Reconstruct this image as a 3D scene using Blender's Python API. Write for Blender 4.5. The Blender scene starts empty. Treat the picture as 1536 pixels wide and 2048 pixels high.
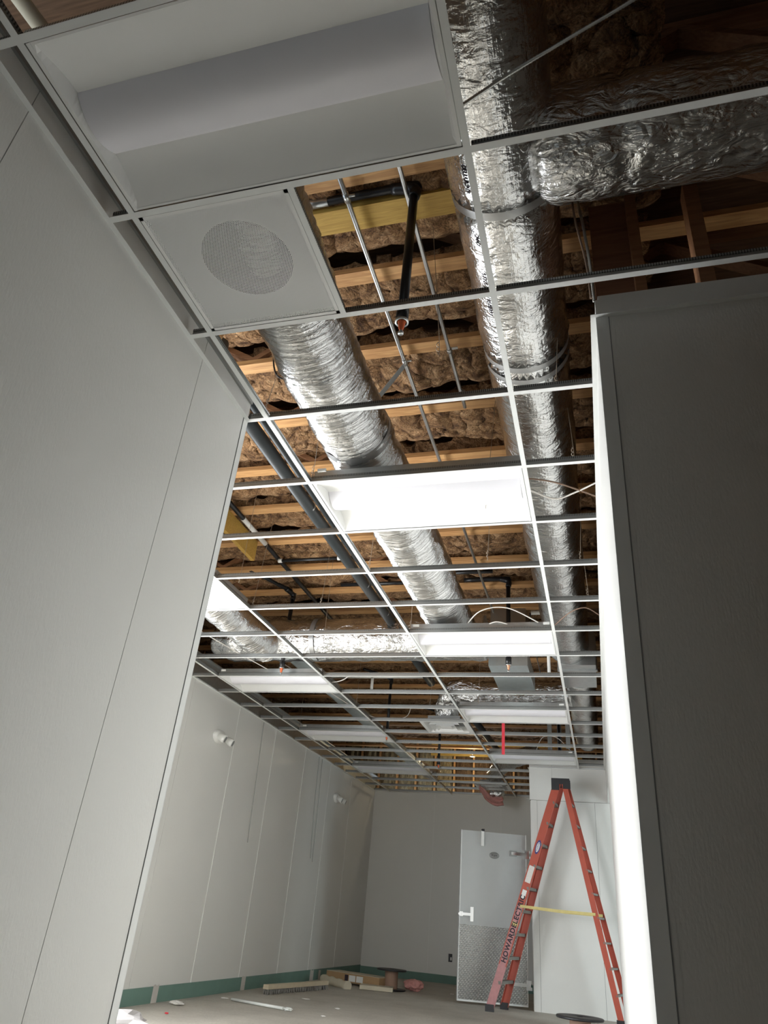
import bpy, math, random
from mathutils import Vector, Matrix, noise
random.seed(7)
S = bpy.context.scene
COL = S.collection
H = 3.03            # height of the ceiling grid above the floor
G = 0.6096          # 2 ft module

# ------------------------------------------------------------------ camera
cam_data = bpy.data.cameras.new('camera')
cam = bpy.data.objects.new('camera', cam_data); COL.objects.link(cam)
F_ = (-0.26750336, 0.82837526, 0.49217516)
R_ = (0.96167477, 0.26143547, 0.08266275)
f = Vector(F_).normalized(); r = Vector(R_).normalized(); u = r.cross(f).normalized()
M = Matrix(((r.x, u.x, -f.x, 1.49981), (r.y, u.y, -f.y, -0.75894), (r.z, u.z, -f.z, H - 2.12533), (0, 0, 0, 1)))
cam.matrix_world = M
cam_data.sensor_fit = 'VERTICAL'; cam_data.sensor_height = 36; cam_data.sensor_width = 27
cam_data.lens = 1424.5 / 2048 * 36
cam_data.clip_start = 0.02; cam_data.clip_end = 100
S.camera = cam

# ------------------------------------------------------------------ world, light, exposure
W = bpy.data.worlds.new('world'); S.world = W; W.use_nodes = True
bg = W.node_tree.nodes['Background']; bg.inputs[0].default_value = (0.72, 0.86, 1.0, 1); bg.inputs[1].default_value = 2.0
S.view_settings.view_transform = 'Standard'; S.view_settings.look = 'None'
S.view_settings.gamma = 1; S.view_settings.use_curve_mapping = False
S.view_settings.exposure = 0.38

def area(name, loc, direction, sx, sy, power, color):
    d = bpy.data.lights.new(name, 'AREA'); d.shape = 'RECTANGLE'; d.size = sx; d.size_y = sy
    d.energy = power; d.color = color
    o = bpy.data.objects.new(name, d); COL.objects.link(o); o.location = loc
    o.rotation_euler = Vector(direction).to_track_quat('-Z', 'Y').to_euler()
    return o
# daylight entering through the storefront opening in the left wall
area('window_daylight', (-3.05, 3.30, 1.35), (1, 0.0, -0.38), 2.7, 2.4, 295, (0.95, 0.97, 1.0))
# weak fill light added behind the camera, not a known window
area('front_fill', (1.02, -2.95, 1.2), (-0.12, 1, 0.0), 0.55, 2.0, 3, (0.80, 0.92, 1.0))
# daylight through the side opening before the far cooler
area('side_daylight', (4.3, 8.8, 1.15), (-1, 0.22, -0.02), 1.0, 1.8, 60, (0.80, 0.95, 1.0))
def sun():
    d = bpy.data.lights.new('sun', 'SUN'); d.energy = 4.5; d.angle = 0.03; d.color = (1.0, 0.9, 0.74)
    o = bpy.data.objects.new('sun', d); COL.objects.link(o); o.location = (-6, 3, 6)
    o.rotation_euler = Vector((0.62, 0.12, -0.78)).to_track_quat('-Z', 'Y').to_euler()
sun()
def bulb(name, loc, power, color, rad=0.05):
    d = bpy.data.lights.new(name, 'POINT'); d.energy = power; d.color = color; d.shadow_soft_size = rad
    o = bpy.data.objects.new(name, d); COL.objects.link(o); o.location = loc
bulb('work_light_bulb', (-0.9, 13.9, H + 0.75), 12, (1.0, 0.86, 0.58))

# ------------------------------------------------------------------ material helpers
def nodes_of(name):
    m = bpy.data.materials.new(name); m.use_nodes = True
    nt = m.node_tree; b = nt.nodes['Principled BSDF']
    return m, nt, b
def N(nt, t, **kw):
    n = nt.nodes.new(t)
    for k, v in kw.items():
        if k.startswith('i_'): n.inputs[k[2:].replace('_', ' ')].default_value = v
        else: setattr(n, k, v)
    return n
def L(nt, a, b): nt.links.new(a, b)
def rgba(c): return (c[0], c[1], c[2], 1)
def plain(name, c, rough=0.5, metal=0.0, var=0.06, scale=8, bump=0.0, bscale=60, stretch=(1, 1, 1)):
    m, nt, b = nodes_of(name)
    tc = N(nt, 'ShaderNodeTexCoord'); mp = N(nt, 'ShaderNodeMapping'); mp.inputs['Scale'].default_value = stretch
    L(nt, tc.outputs['Object'], mp.inputs[0])
    nz = N(nt, 'ShaderNodeTexNoise'); nz.inputs['Scale'].default_value = scale; nz.inputs['Detail'].default_value = 5
    L(nt, mp.outputs[0], nz.inputs['Vector'])
    mx = N(nt, 'ShaderNodeMix', data_type='RGBA')
    mx.inputs[6].default_value = rgba([max(0, x * (1 - var)) for x in c]); mx.inputs[7].default_value = rgba([min(1, x * (1 + var)) for x in c])
    L(nt, nz.outputs[0], mx.inputs[0]); L(nt, mx.outputs[2], b.inputs['Base Color'])
    b.inputs['Roughness'].default_value = rough; b.inputs['Metallic'].default_value = metal
    if bump:
        n2 = N(nt, 'ShaderNodeTexNoise'); n2.inputs['Scale'].default_value = bscale; n2.inputs['Detail'].default_value = 3
        L(nt, mp.outputs[0], n2.inputs['Vector'])
        bp = N(nt, 'ShaderNodeBump'); bp.inputs['Strength'].default_value = bump; bp.inputs['Distance'].default_value = 0.004
        L(nt, n2.outputs[0], bp.inputs['Height']); L(nt, bp.outputs[0], b.inputs['Normal'])
    return m
def wood(name, c1, c2, rough=0.6, sc=5):
    m, nt, b = nodes_of(name)
    tc = N(nt, 'ShaderNodeTexCoord'); mp = N(nt, 'ShaderNodeMapping'); mp.inputs['Scale'].default_value = (0.6, 9, 9)
    L(nt, tc.outputs['Object'], mp.inputs[0])
    nz = N(nt, 'ShaderNodeTexNoise'); nz.inputs['Scale'].default_value = sc; nz.inputs['Detail'].default_value = 6; nz.inputs['Distortion'].default_value = 1.2
    L(nt, mp.outputs[0], nz.inputs['Vector'])
    cr = N(nt, 'ShaderNodeValToRGB'); cr.color_ramp.elements[0].position = 0.35; cr.color_ramp.elements[1].position = 0.68
    cr.color_ramp.elements[0].color = rgba(c1); cr.color_ramp.elements[1].color = rgba(c2)
    L(nt, nz.outputs[0], cr.inputs[0])
    # knots
    mp2 = N(nt, 'ShaderNodeMapping'); mp2.inputs['Scale'].default_value = (1.6, 5, 5); L(nt, tc.outputs['Object'], mp2.inputs[0])
    vo = N(nt, 'ShaderNodeTexVoronoi'); vo.inputs['Scale'].default_value = 1.4; L(nt, mp2.outputs[0], vo.inputs['Vector'])
    cr2 = N(nt, 'ShaderNodeValToRGB'); cr2.color_ramp.elements[0].position = 0.05; cr2.color_ramp.elements[1].position = 0.09
    cr2.color_ramp.elements[0].color = (0.25, 0.1, 0.05, 1); cr2.color_ramp.elements[1].color = (1, 1, 1, 1)
    L(nt, vo.outputs['Distance'], cr2.inputs[0])
    mx = N(nt, 'ShaderNodeMix', data_type='RGBA', blend_type='MULTIPLY'); mx.inputs[0].default_value = 1
    L(nt, cr.outputs[0], mx.inputs[6]); L(nt, cr2.outputs[0], mx.inputs[7]); L(nt, mx.outputs[2], b.inputs['Base Color'])
    b.inputs['Roughness'].default_value = rough
    bp = N(nt, 'ShaderNodeBump'); bp.inputs['Strength'].default_value = 0.2; bp.inputs['Distance'].default_value = 0.002
    L(nt, nz.outputs[0], bp.inputs['Height']); L(nt, bp.outputs[0], b.inputs['Normal'])
    return m

def foil(name, kind):
    """kind: wrap (straight scrim lines), flex (helical ridges), loose (crumpled)"""
    m, nt, b = nodes_of(name)
    b.inputs['Metallic'].default_value = 1.0
    uv = N(nt, 'ShaderNodeUVMap')
    sx = N(nt, 'ShaderNodeSeparateXYZ'); L(nt, uv.outputs[0], sx.inputs[0])
    def mapped(scale, rot=0):
        mp = N(nt, 'ShaderNodeMapping'); mp.inputs['Scale'].default_value = scale; mp.inputs['Rotation'].default_value = (0, 0, rot)
        L(nt, uv.outputs[0], mp.inputs[0]); return mp
    def noiz(mp, sc, det=4, dist=0.0):
        n = N(nt, 'ShaderNodeTexNoise'); n.inputs['Scale'].default_value = sc; n.inputs['Detail'].default_value = det; n.inputs['Distortion'].default_value = dist
        L(nt, mp.outputs[0], n.inputs['Vector']); return n
    def mth(op, a, bb=None, **k):
        n = N(nt, 'ShaderNodeMath', operation=op)
        for i, x in enumerate((a, bb)):
            if x is None: continue
            if isinstance(x, (int, float)): n.inputs[i].default_value = x
            else: L(nt, x, n.inputs[i])
        return n.outputs[0]
    if kind == 'wrap':
        n1 = noiz(mapped((1, 1.6, 1)), 16, 5, 0.8)
        n2 = noiz(mapped((1, 1, 1)), 70, 3, 0.3)
        vo = N(nt, 'ShaderNodeTexVoronoi', feature='DISTANCE_TO_EDGE'); vo.inputs['Scale'].default_value = 9
        mpv = mapped((1, 2.2, 1)); L(nt, mpv.outputs[0], vo.inputs['Vector'])
        w1 = N(nt, 'ShaderNodeTexWave', bands_direction='X'); w1.inputs['Scale'].default_value = 20; w1.inputs['Distortion'].default_value = 0.25
        L(nt, uv.outputs[0], w1.inputs['Vector'])
        w2 = N(nt, 'ShaderNodeTexWave', bands_direction='Y'); w2.inputs['Scale'].default_value = 20; w2.inputs['Distortion'].default_value = 0.25
        L(nt, uv.outputs[0], w2.inputs['Vector'])
        p1 = mth('POWER', w1.outputs[0], 6); p2 = mth('POWER', w2.outputs[0], 8)
        hgt = mth('ADD', mth('MULTIPLY', n1.outputs[0], 1.2), mth('MULTIPLY', n2.outputs[0], 0.3))
        hgt = mth('ADD', hgt, mth('MULTIPLY', mth('MINIMUM', vo.outputs['Distance'], 0.12), 1.1))
        hgt = mth('ADD', hgt, mth('ADD', mth('MULTIPLY', p1, 0.035), mth('MULTIPLY', p2, 0.03)))
        dist = 0.007
    elif kind == 'flex':
        mp = mapped((1, 1, 1), 0.22)
        w = N(nt, 'ShaderNodeTexWave', bands_direction='Y', wave_profile='SAW'); w.inputs['Scale'].default_value = 9; w.inputs['Distortion'].default_value = 3.0
        w.inputs['Detail'].default_value = 3; w.inputs['Detail Scale'].default_value = 1.2; L(nt, mp.outputs[0], w.inputs['Vector'])
        n1 = noiz(mapped((0.45, 3.2, 1), 0.22), 14, 5, 0.8)
        n2 = noiz(mapped((1, 1, 1)), 90, 3, 0.3)
        hgt = mth('ADD', mth('MULTIPLY', w.outputs[0], 1.0), mth('ADD', mth('MULTIPLY', n1.outputs[0], 1.6), mth('MULTIPLY', n2.outputs[0], 0.25)))
        dist = 0.013
    else:
        n1 = noiz(mapped((2.4, 0.9, 1)), 11, 6, 1.6)
        n2 = noiz(mapped((1, 1, 1)), 60, 3, 0.5)
        vo = N(nt, 'ShaderNodeTexVoronoi', feature='DISTANCE_TO_EDGE'); vo.inputs['Scale'].default_value = 11
        mpv = mapped((1.6, 1, 1)); L(nt, mpv.outputs[0], vo.inputs['Vector'])
        hgt = mth('ADD', mth('MULTIPLY', n1.outputs[0], 2.0), mth('ADD', mth('MULTIPLY', n2.outputs[0], 0.2), mth('MULTIPLY', mth('MINIMUM', vo.outputs['Distance'], 0.15), 1.6)))
        dist = 0.010
    bp = N(nt, 'ShaderNodeBump'); bp.inputs['Strength'].default_value = 0.9; bp.inputs['Distance'].default_value = dist
    L(nt, hgt, bp.inputs['Height']); L(nt, bp.outputs[0], b.inputs['Normal'])
    nr = noiz(mapped((1, 1, 1)), 5, 3)
    mr = N(nt, 'ShaderNodeMapRange'); mr.inputs['To Min'].default_value = 0.13; mr.inputs['To Max'].default_value = 0.3
    L(nt, nr.outputs[0], mr.inputs[0]); L(nt, mr.outputs[0], b.inputs['Roughness'])
    b.inputs['Base Color'].default_value = (0.70, 0.70, 0.69, 1)
    return m

def panel_mat(name, c):
    """embossed metal-faced wall panel: fine vertical stucco grain"""
    m, nt, b = nodes_of(name)
    tc = N(nt, 'ShaderNodeTexCoord'); mp = N(nt, 'ShaderNodeMapping'); mp.inputs['Scale'].default_value = (1, 1, 0.28)
    L(nt, tc.outputs['Object'], mp.inputs[0])
    n = N(nt, 'ShaderNodeTexNoise'); n.inputs['Scale'].default_value = 170; n.inputs['Detail'].default_value = 2; L(nt, mp.outputs[0], n.inputs['Vector'])
    bp = N(nt, 'ShaderNodeBump'); bp.inputs['Strength'].default_value = 0.32; bp.inputs['Distance'].default_value = 0.003
    L(nt, n.outputs[0], bp.inputs['Height']); L(nt, bp.outputs[0], b.inputs['Normal'])
    n2 = N(nt, 'ShaderNodeTexNoise'); n2.inputs['Scale'].default_value = 1.3; n2.inputs['Detail'].default_value = 4; L(nt, tc.outputs['Object'], n2.inputs['Vector'])
    mx = N(nt, 'ShaderNodeMix', data_type='RGBA'); mx.inputs[6].default_value = rgba([x * 0.96 for x in c]); mx.inputs[7].default_value = rgba([x * 1.03 for x in c])
    L(nt, n2.outputs[0], mx.inputs[0]); L(nt, mx.outputs[2], b.inputs['Base Color'])
    b.inputs['Roughness'].default_value = 0.38
    return m

def insulation_mat(name, dark, mid, light, sc=7.0, stretch=(1, 1, 1)):
    m, nt, b = nodes_of(name)
    tc = N(nt, 'ShaderNodeTexCoord'); mp = N(nt, 'ShaderNodeMapping'); mp.inputs['Scale'].default_value = stretch
    L(nt, tc.outputs['Object'], mp.inputs[0])
    n = N(nt, 'ShaderNodeTexNoise'); n.inputs['Scale'].default_value = sc; n.inputs['Detail'].default_value = 9; n.inputs['Roughness'].default_value = 0.62; n.inputs['Distortion'].default_value = 1.6
    L(nt, mp.outputs[0], n.inputs['Vector'])
    cr = N(nt, 'ShaderNodeValToRGB'); e = cr.color_ramp.elements
    e[0].position = 0.33; e[0].color = rgba(dark); e[1].position = 0.72; e[1].color = rgba(light)  # fibre tones; the dark end also puts crevice shade into the colour
    x = e.new(0.5); x.color = rgba(mid)
    L(nt, n.outputs[0], cr.inputs[0])
    n2 = N(nt, 'ShaderNodeTexNoise'); n2.inputs['Scale'].default_value = sc * 3.2; n2.inputs['Detail'].default_value = 7; n2.inputs['Distortion'].default_value = 2.4
    L(nt, mp.outputs[0], n2.inputs['Vector'])
    n3 = N(nt, 'ShaderNodeTexNoise'); n3.inputs['Scale'].default_value = sc * 2.2; n3.inputs['Detail'].default_value = 8; n3.inputs['Distortion'].default_value = 6.0; n3.inputs['Roughness'].default_value = 0.7
    L(nt, mp.outputs[0], n3.inputs['Vector'])
    c3 = N(nt, 'ShaderNodeValToRGB'); c3.color_ramp.elements[0].position = 0.34; c3.color_ramp.elements[0].color = (0.28, 0.24, 0.2, 1); c3.color_ramp.elements[1].position = 0.62; c3.color_ramp.elements[1].color = (1.25, 1.2, 1.15, 1)
    L(nt, n3.outputs[0], c3.inputs[0])
    mm = N(nt, 'ShaderNodeMix', data_type='RGBA', blend_type='MULTIPLY'); mm.inputs[0].default_value = 1.0
    L(nt, cr.outputs[0], mm.inputs[6]); L(nt, c3.outputs[0], mm.inputs[7]); L(nt, mm.outputs[2], b.inputs['Base Color'])
    ad = N(nt, 'ShaderNodeMath', operation='ADD'); L(nt, n.outputs[0], ad.inputs[0]); 
    mu = N(nt, 'ShaderNodeMath', operation='MULTIPLY'); mu.inputs[1].default_value = 0.5; L(nt, n2.outputs[0], mu.inputs[0]); L(nt, mu.outputs[0], ad.inputs[1])
    bp = N(nt, 'ShaderNodeBump'); bp.inputs['Strength'].default_value = 1.0; bp.inputs['Distance'].default_value = 0.035
    L(nt, ad.outputs[0], bp.inputs['Height']); L(nt, bp.outputs[0], b.inputs['Normal'])
    b.inputs['Roughness'].default_value = 0.95
    return m

def web_mat():
    """galvanised tee web, stitched bulb: a row of punched dashes along the length (object X)"""
    m, nt, b = nodes_of('galvanised_web')
    tc = N(nt, 'ShaderNodeTexCoord'); sp = N(nt, 'ShaderNodeSeparateXYZ'); L(nt, tc.outputs['Object'], sp.inputs[0])
    w = N(nt, 'ShaderNodeTexWave', bands_direction='X'); w.inputs['Scale'].default_value = 33; L(nt, tc.outputs['Object'], w.inputs['Vector'])
    gt = N(nt, 'ShaderNodeMath', operation='GREATER_THAN'); gt.inputs[1].default_value = 0.027; L(nt, sp.outputs[2], gt.inputs[0])
    w2 = N(nt, 'ShaderNodeMath', operation='GREATER_THAN'); w2.inputs[1].default_value = 0.55; L(nt, w.outputs[0], w2.inputs[0])
    mu = N(nt, 'ShaderNodeMath', operation='MULTIPLY'); L(nt, gt.outputs[0], mu.inputs[0]); L(nt, w2.outputs[0], mu.inputs[1])
    mx = N(nt, 'ShaderNodeMix', data_type='RGBA'); mx.inputs[6].default_value = (0.40, 0.41, 0.40, 1); mx.inputs[7].default_value = (0.13, 0.13, 0.13, 1)
    L(nt, mu.outputs[0], mx.inputs[0]); L(nt, mx.outputs[2], b.inputs['Base Color'])
    b.inputs['Metallic'].default_value = 0.85; b.inputs['Roughness'].default_value = 0.38
    return m

def perforated_mat():
    m, nt, b = nodes_of('perforated_white')
    tc = N(nt, 'ShaderNodeTexCoord'); mp = N(nt, 'ShaderNodeMapping'); mp.inputs['Scale'].default_value = (1, 1, 0)
    L(nt, tc.outputs['Object'], mp.inputs[0])
    sp = N(nt, 'ShaderNodeSeparateXYZ'); L(nt, mp.outputs[0], sp.inputs[0])
    def mth(op, a, bb=None):
        n = N(nt, 'ShaderNodeMath', operation=op)
        for i, x in enumerate((a, bb)):
            if x is None: continue
            if isinstance(x, (int, float)): n.inputs[i].default_value = x
            else: L(nt, x, n.inputs[i])
        return n.outputs[0]
    P = 0.0068
    rowy = mth('DIVIDE', sp.outputs[1], P * 0.866)
    row = mth('FLOOR', rowy); odd = mth('MODULO', mth('ABSOLUTE', row), 2.0)
    fx = mth('SUBTRACT', mth('FRACT', mth('ADD', mth('DIVIDE', sp.outputs[0], P), mth('MULTIPLY', odd, 0.5))), 0.5)
    fy = mth('MULTIPLY', mth('SUBTRACT', mth('FRACT', rowy), 0.5), 0.866)
    d2 = mth('ADD', mth('MULTIPLY', fx, fx), mth('MULTIPLY', fy, fy))
    hole = mth('LESS_THAN', d2, 0.085)
    out = nt.nodes['Material Output']
    tr = N(nt, 'ShaderNodeBsdfTransparent'); ms = N(nt, 'ShaderNodeMixShader')
    b.inputs['Base Color'].default_value = (0.85, 0.85, 0.84, 1); b.inputs['Roughness'].default_value = 0.4
    L(nt, hole, ms.inputs[0]); L(nt, b.outputs[0], ms.inputs[1]); L(nt, tr.outputs[0], ms.inputs[2]); L(nt, ms.outputs[0], out.inputs[0])
    return m

def diamond_mat():
    m, nt, b = nodes_of('diamond_plate')
    tc = N(nt, 'ShaderNodeTexCoord')
    def bars(rot, off):
        mp = N(nt, 'ShaderNodeMapping'); mp.inputs['Rotation'].default_value = (0, rot, 0); mp.inputs['Scale'].default_value = (1, 0, 1); mp.inputs['Location'].default_value = off
        L(nt, tc.outputs['Object'], mp.inputs[0])
        br = N(nt, 'ShaderNodeTexBrick'); br.inputs['Scale'].default_value = 1
        w = N(nt, 'ShaderNodeTexVoronoi'); w.inputs['Scale'].default_value = 34; w.inputs['Randomness'].default_value = 0.0
        m3 = N(nt, 'ShaderNodeMapping'); m3.inputs['Scale'].default_value = (0.8, 1, 1.1); L(nt, mp.outputs[0], m3.inputs[0]); L(nt, m3.outputs[0], w.inputs['Vector'])
        nt.nodes.remove(br); return w.outputs['Distance']
    a = bars(math.radians(45), (0, 0, 0))
    cr = N(nt, 'ShaderNodeValToRGB'); cr.color_ramp.elements[0].position = 0.2; cr.color_ramp.elements[1].position = 0.42
    cr.color_ramp.elements[0].color = (1, 1, 1, 1); cr.color_ramp.elements[1].color = (0, 0, 0, 1)
    L(nt, a, cr.inputs[0])
    bp = N(nt, 'ShaderNodeBump'); bp.inputs['Strength'].default_value = 1; bp.inputs['Distance'].default_value = 0.006
    L(nt, cr.outputs[0], bp.inputs['Height']); L(nt, bp.outputs[0], b.inputs['Normal'])
    mx = N(nt, 'ShaderNodeMix', data_type='RGBA'); mx.inputs[6].default_value = (0.38, 0.38, 0.37, 1); mx.inputs[7].default_value = (0.8, 0.8, 0.78, 1)
    L(nt, cr.outputs[0], mx.inputs[0]); L(nt, mx.outputs[2], b.inputs['Base Color'])
    b.inputs['Metallic'].default_value = 0.9; b.inputs['Roughness'].default_value = 0.3
    return m

def floor_mat():
    m, nt, b = nodes_of('dusty_concrete')
    tc = N(nt, 'ShaderNodeTexCoord')
    n = N(nt, 'ShaderNodeTexNoise'); n.inputs['Scale'].default_value = 1.6; n.inputs['Detail'].default_value = 9; n.inputs['Roughness'].default_value = 0.65; L(nt, tc.outputs['Object'], n.inputs['Vector'])
    cr = N(nt, 'ShaderNodeValToRGB'); cr.color_ramp.elements[0].position = 0.3; cr.color_ramp.elements[1].position = 0.7
    cr.color_ramp.elements[0].color = (0.46, 0.425, 0.365, 1); cr.color_ramp.elements[1].color = (0.66, 0.62, 0.54, 1)
    L(nt, n.outputs[0], cr.inputs[0])
    n2 = N(nt, 'ShaderNodeTexNoise'); n2.inputs['Scale'].default_value = 40; n2.inputs['Detail'].default_value = 4; L(nt, tc.outputs['Object'], n2.inputs['Vector'])
    mx = N(nt, 'ShaderNodeMix', data_type='RGBA', blend_type='MULTIPLY'); mx.inputs[0].default_value = 0.35
    L(nt, cr.outputs[0], mx.inputs[6]); L(nt, n2.outputs[0], mx.inputs[7]); L(nt, mx.outputs[2], b.inputs['Base Color'])
    bp = N(nt, 'ShaderNodeBump'); bp.inputs['Strength'].default_value = 0.25; bp.inputs['Distance'].default_value = 0.004
    L(nt, n2.outputs[0], bp.inputs['Height']); L(nt, bp.outputs[0], b.inputs['Normal'])
    b.inputs['Roughness'].default_value = 0.7
    return m

MW = panel_mat('wall_panel', (0.75, 0.745, 0.71))
MSEAM = plain('seam_shadow_gasket', (0.12, 0.125, 0.12), 0.8)
MCAULK = plain('seam_caulk', (0.80, 0.80, 0.77), 0.6)
MTRIM = plain('trim_white', (0.80, 0.81, 0.79), 0.4)
MTEE = plain('tee_white', (0.80, 0.81, 0.79), 0.38, var=0.03)
MWEB = web_mat()
MGALV = plain('galvanised', (0.55, 0.57, 0.57), 0.33, 0.9, var=0.15, scale=22)
MSPIRAL = plain('spiral_galvanised', (0.74, 0.82, 0.84), 0.36, 0.9, var=0.12, scale=14)
MEMT = plain('conduit_metal', (0.58, 0.59, 0.58), 0.32, 0.85)
MBLACK = plain('black_steel', (0.012, 0.012, 0.013), 0.35, var=0.2)
MPVC = plain('dark_pipe', (0.028, 0.034, 0.036), 0.42, var=0.2)
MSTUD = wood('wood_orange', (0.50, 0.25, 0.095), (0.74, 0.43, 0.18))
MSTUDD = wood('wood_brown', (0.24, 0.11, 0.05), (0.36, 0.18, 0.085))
MLVL = wood('laminated_beam', (0.50, 0.295, 0.06), (0.66, 0.42, 0.10), sc=9)
MDECK = wood('deck_wood', (0.16, 0.09, 0.05), (0.26, 0.15, 0.085))
MPLY = wood('plywood', (0.20, 0.09, 0.05), (0.30, 0.145, 0.08), sc=3)
MINS = insulation_mat('brown_insulation', (0.08, 0.036, 0.016), (0.36, 0.205, 0.095), (0.68, 0.46, 0.26))
MINSW = insulation_mat('wall_insulation', (0.08, 0.045, 0.025), (0.20, 0.125, 0.07), (0.36, 0.25, 0.15), 9, (3, 3, 0.5))
MINSY = insulation_mat('pale_insulation', (0.22, 0.17, 0.09), (0.50, 0.42, 0.26), (0.7, 0.62, 0.42), 9, (3, 3, 0.5))
MFIX = plain('fixture_white', (0.84, 0.84, 0.82), 0.42, var=0.015)
MLENS = plain('lens_white', (0.80, 0.79, 0.83), 0.35, var=0.02)
MPERF = perforated_mat()
MWRAP = foil('foil_wrap', 'wrap'); MFLEX = foil('foil_flex', 'flex'); MLOOSE = foil('foil_loose', 'loose')
MTAPE = plain('foil_tape', (0.40, 0.40, 0.39), 0.42, 0.75)
MGREEN = plain('green_board', (0.16, 0.27, 0.23), 0.75, var=0.12, scale=6)
MPLASTER = plain('joint_compound', (0.60, 0.57, 0.53), 0.85, var=0.1, scale=30)
MFLOOR = floor_mat()
MDIAM = diamond_mat()
MDOOR = plain('door_steel', (0.46, 0.475, 0.47), 0.34, 0.35, var=0.04, bump=0.2, bscale=150)
MCHROME = plain('chrome', (0.72, 0.73, 0.73), 0.15, 1.0)
MORANGE = plain('ladder_orange', (0.46, 0.085, 0.05), 0.48, var=0.1, scale=12)
MPINKISH = plain('ladder_dusty', (0.52, 0.25, 0.25), 0.65, var=0.25, scale=25)
MALU = plain('step_aluminium', (0.20, 0.185, 0.165), 0.55, 0.4)
MCAP = plain('black_plastic', (0.02, 0.02, 0.022), 0.5)
MYEL = plain('spreader_yellow', (0.68, 0.56, 0.22), 0.6, var=0.2, scale=20)
MWHITE = plain('white_plastic', (0.82, 0.82, 0.79), 0.4)
MLABEL = plain('paper_label', (0.75, 0.70, 0.66), 0.6, var=0.15, scale=60)
MBLUE = plain('label_blue', (0.05, 0.05, 0.22), 0.5)
MINK = plain('black_ink', (0.03, 0.02, 0.03), 0.7)
MRED = plain('red_tape', (0.62, 0.03, 0.05), 0.5)
MSPR = plain('sprinkler_orange', (0.80, 0.16, 0.05), 0.45)
MBRASS = plain('sprinkler_copper', (0.70, 0.34, 0.20), 0.35, 0.6)
MKRAFT = plain('cardboard', (0.42, 0.27, 0.14), 0.85, var=0.1, scale=15)
MKRAFT2 = plain('cardboard_core', (0.34, 0.22, 0.16), 0.85, var=0.1, scale=15)
MCARD = plain('pale_cardboard', (0.56, 0.50, 0.38), 0.85, var=0.1, scale=15)
MPINK = plain('pink_insulation', (0.62, 0.30, 0.27), 0.95, var=0.3, scale=30, bump=0.8, bscale=40)
MBRISTLE = plain('bristles', (0.30, 0.29, 0.27), 0.8, var=0.3, scale=80)
MLEAD = plain('broom_wood', (0.62, 0.53, 0.38), 0.7, var=0.12, scale=12)
MCABLE = plain('white_cable', (0.74, 0.70, 0.64), 0.5)
MCABLEB = plain('brown_cable', (0.25, 0.16, 0.11), 0.5)
MCABLEBK = plain('black_cable', (0.02, 0.018, 0.018), 0.5)
MWIRE = plain('hanger_wire', (0.46, 0.38, 0.30), 0.4, 0.6)
MARMOR = plain('armoured_cable', (0.55, 0.55, 0.53), 0.3, 0.9)
MDARKHOLE = plain('neck_inner_shade', (0.015, 0.015, 0.017), 0.9)  # near-black colour stands in for the shade inside the grille neck
MDUCTBRN = plain('duct_galv_dull', (0.47, 0.46, 0.43), 0.30, 0.9, var=0.12, scale=5)
MPLAS = plain('clear_plastic_tube', (0.70, 0.72, 0.68), 0.2, var=0.05)
MPAPER = plain('crumpled_paper', (0.72, 0.70, 0.66), 0.8)
MGREY = plain('grey_strip', (0.30, 0.31, 0.30), 0.5, 0.3)
MRAG = plain('white_bag', (0.40, 0.38, 0.37), 0.7, var=0.1)

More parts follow.
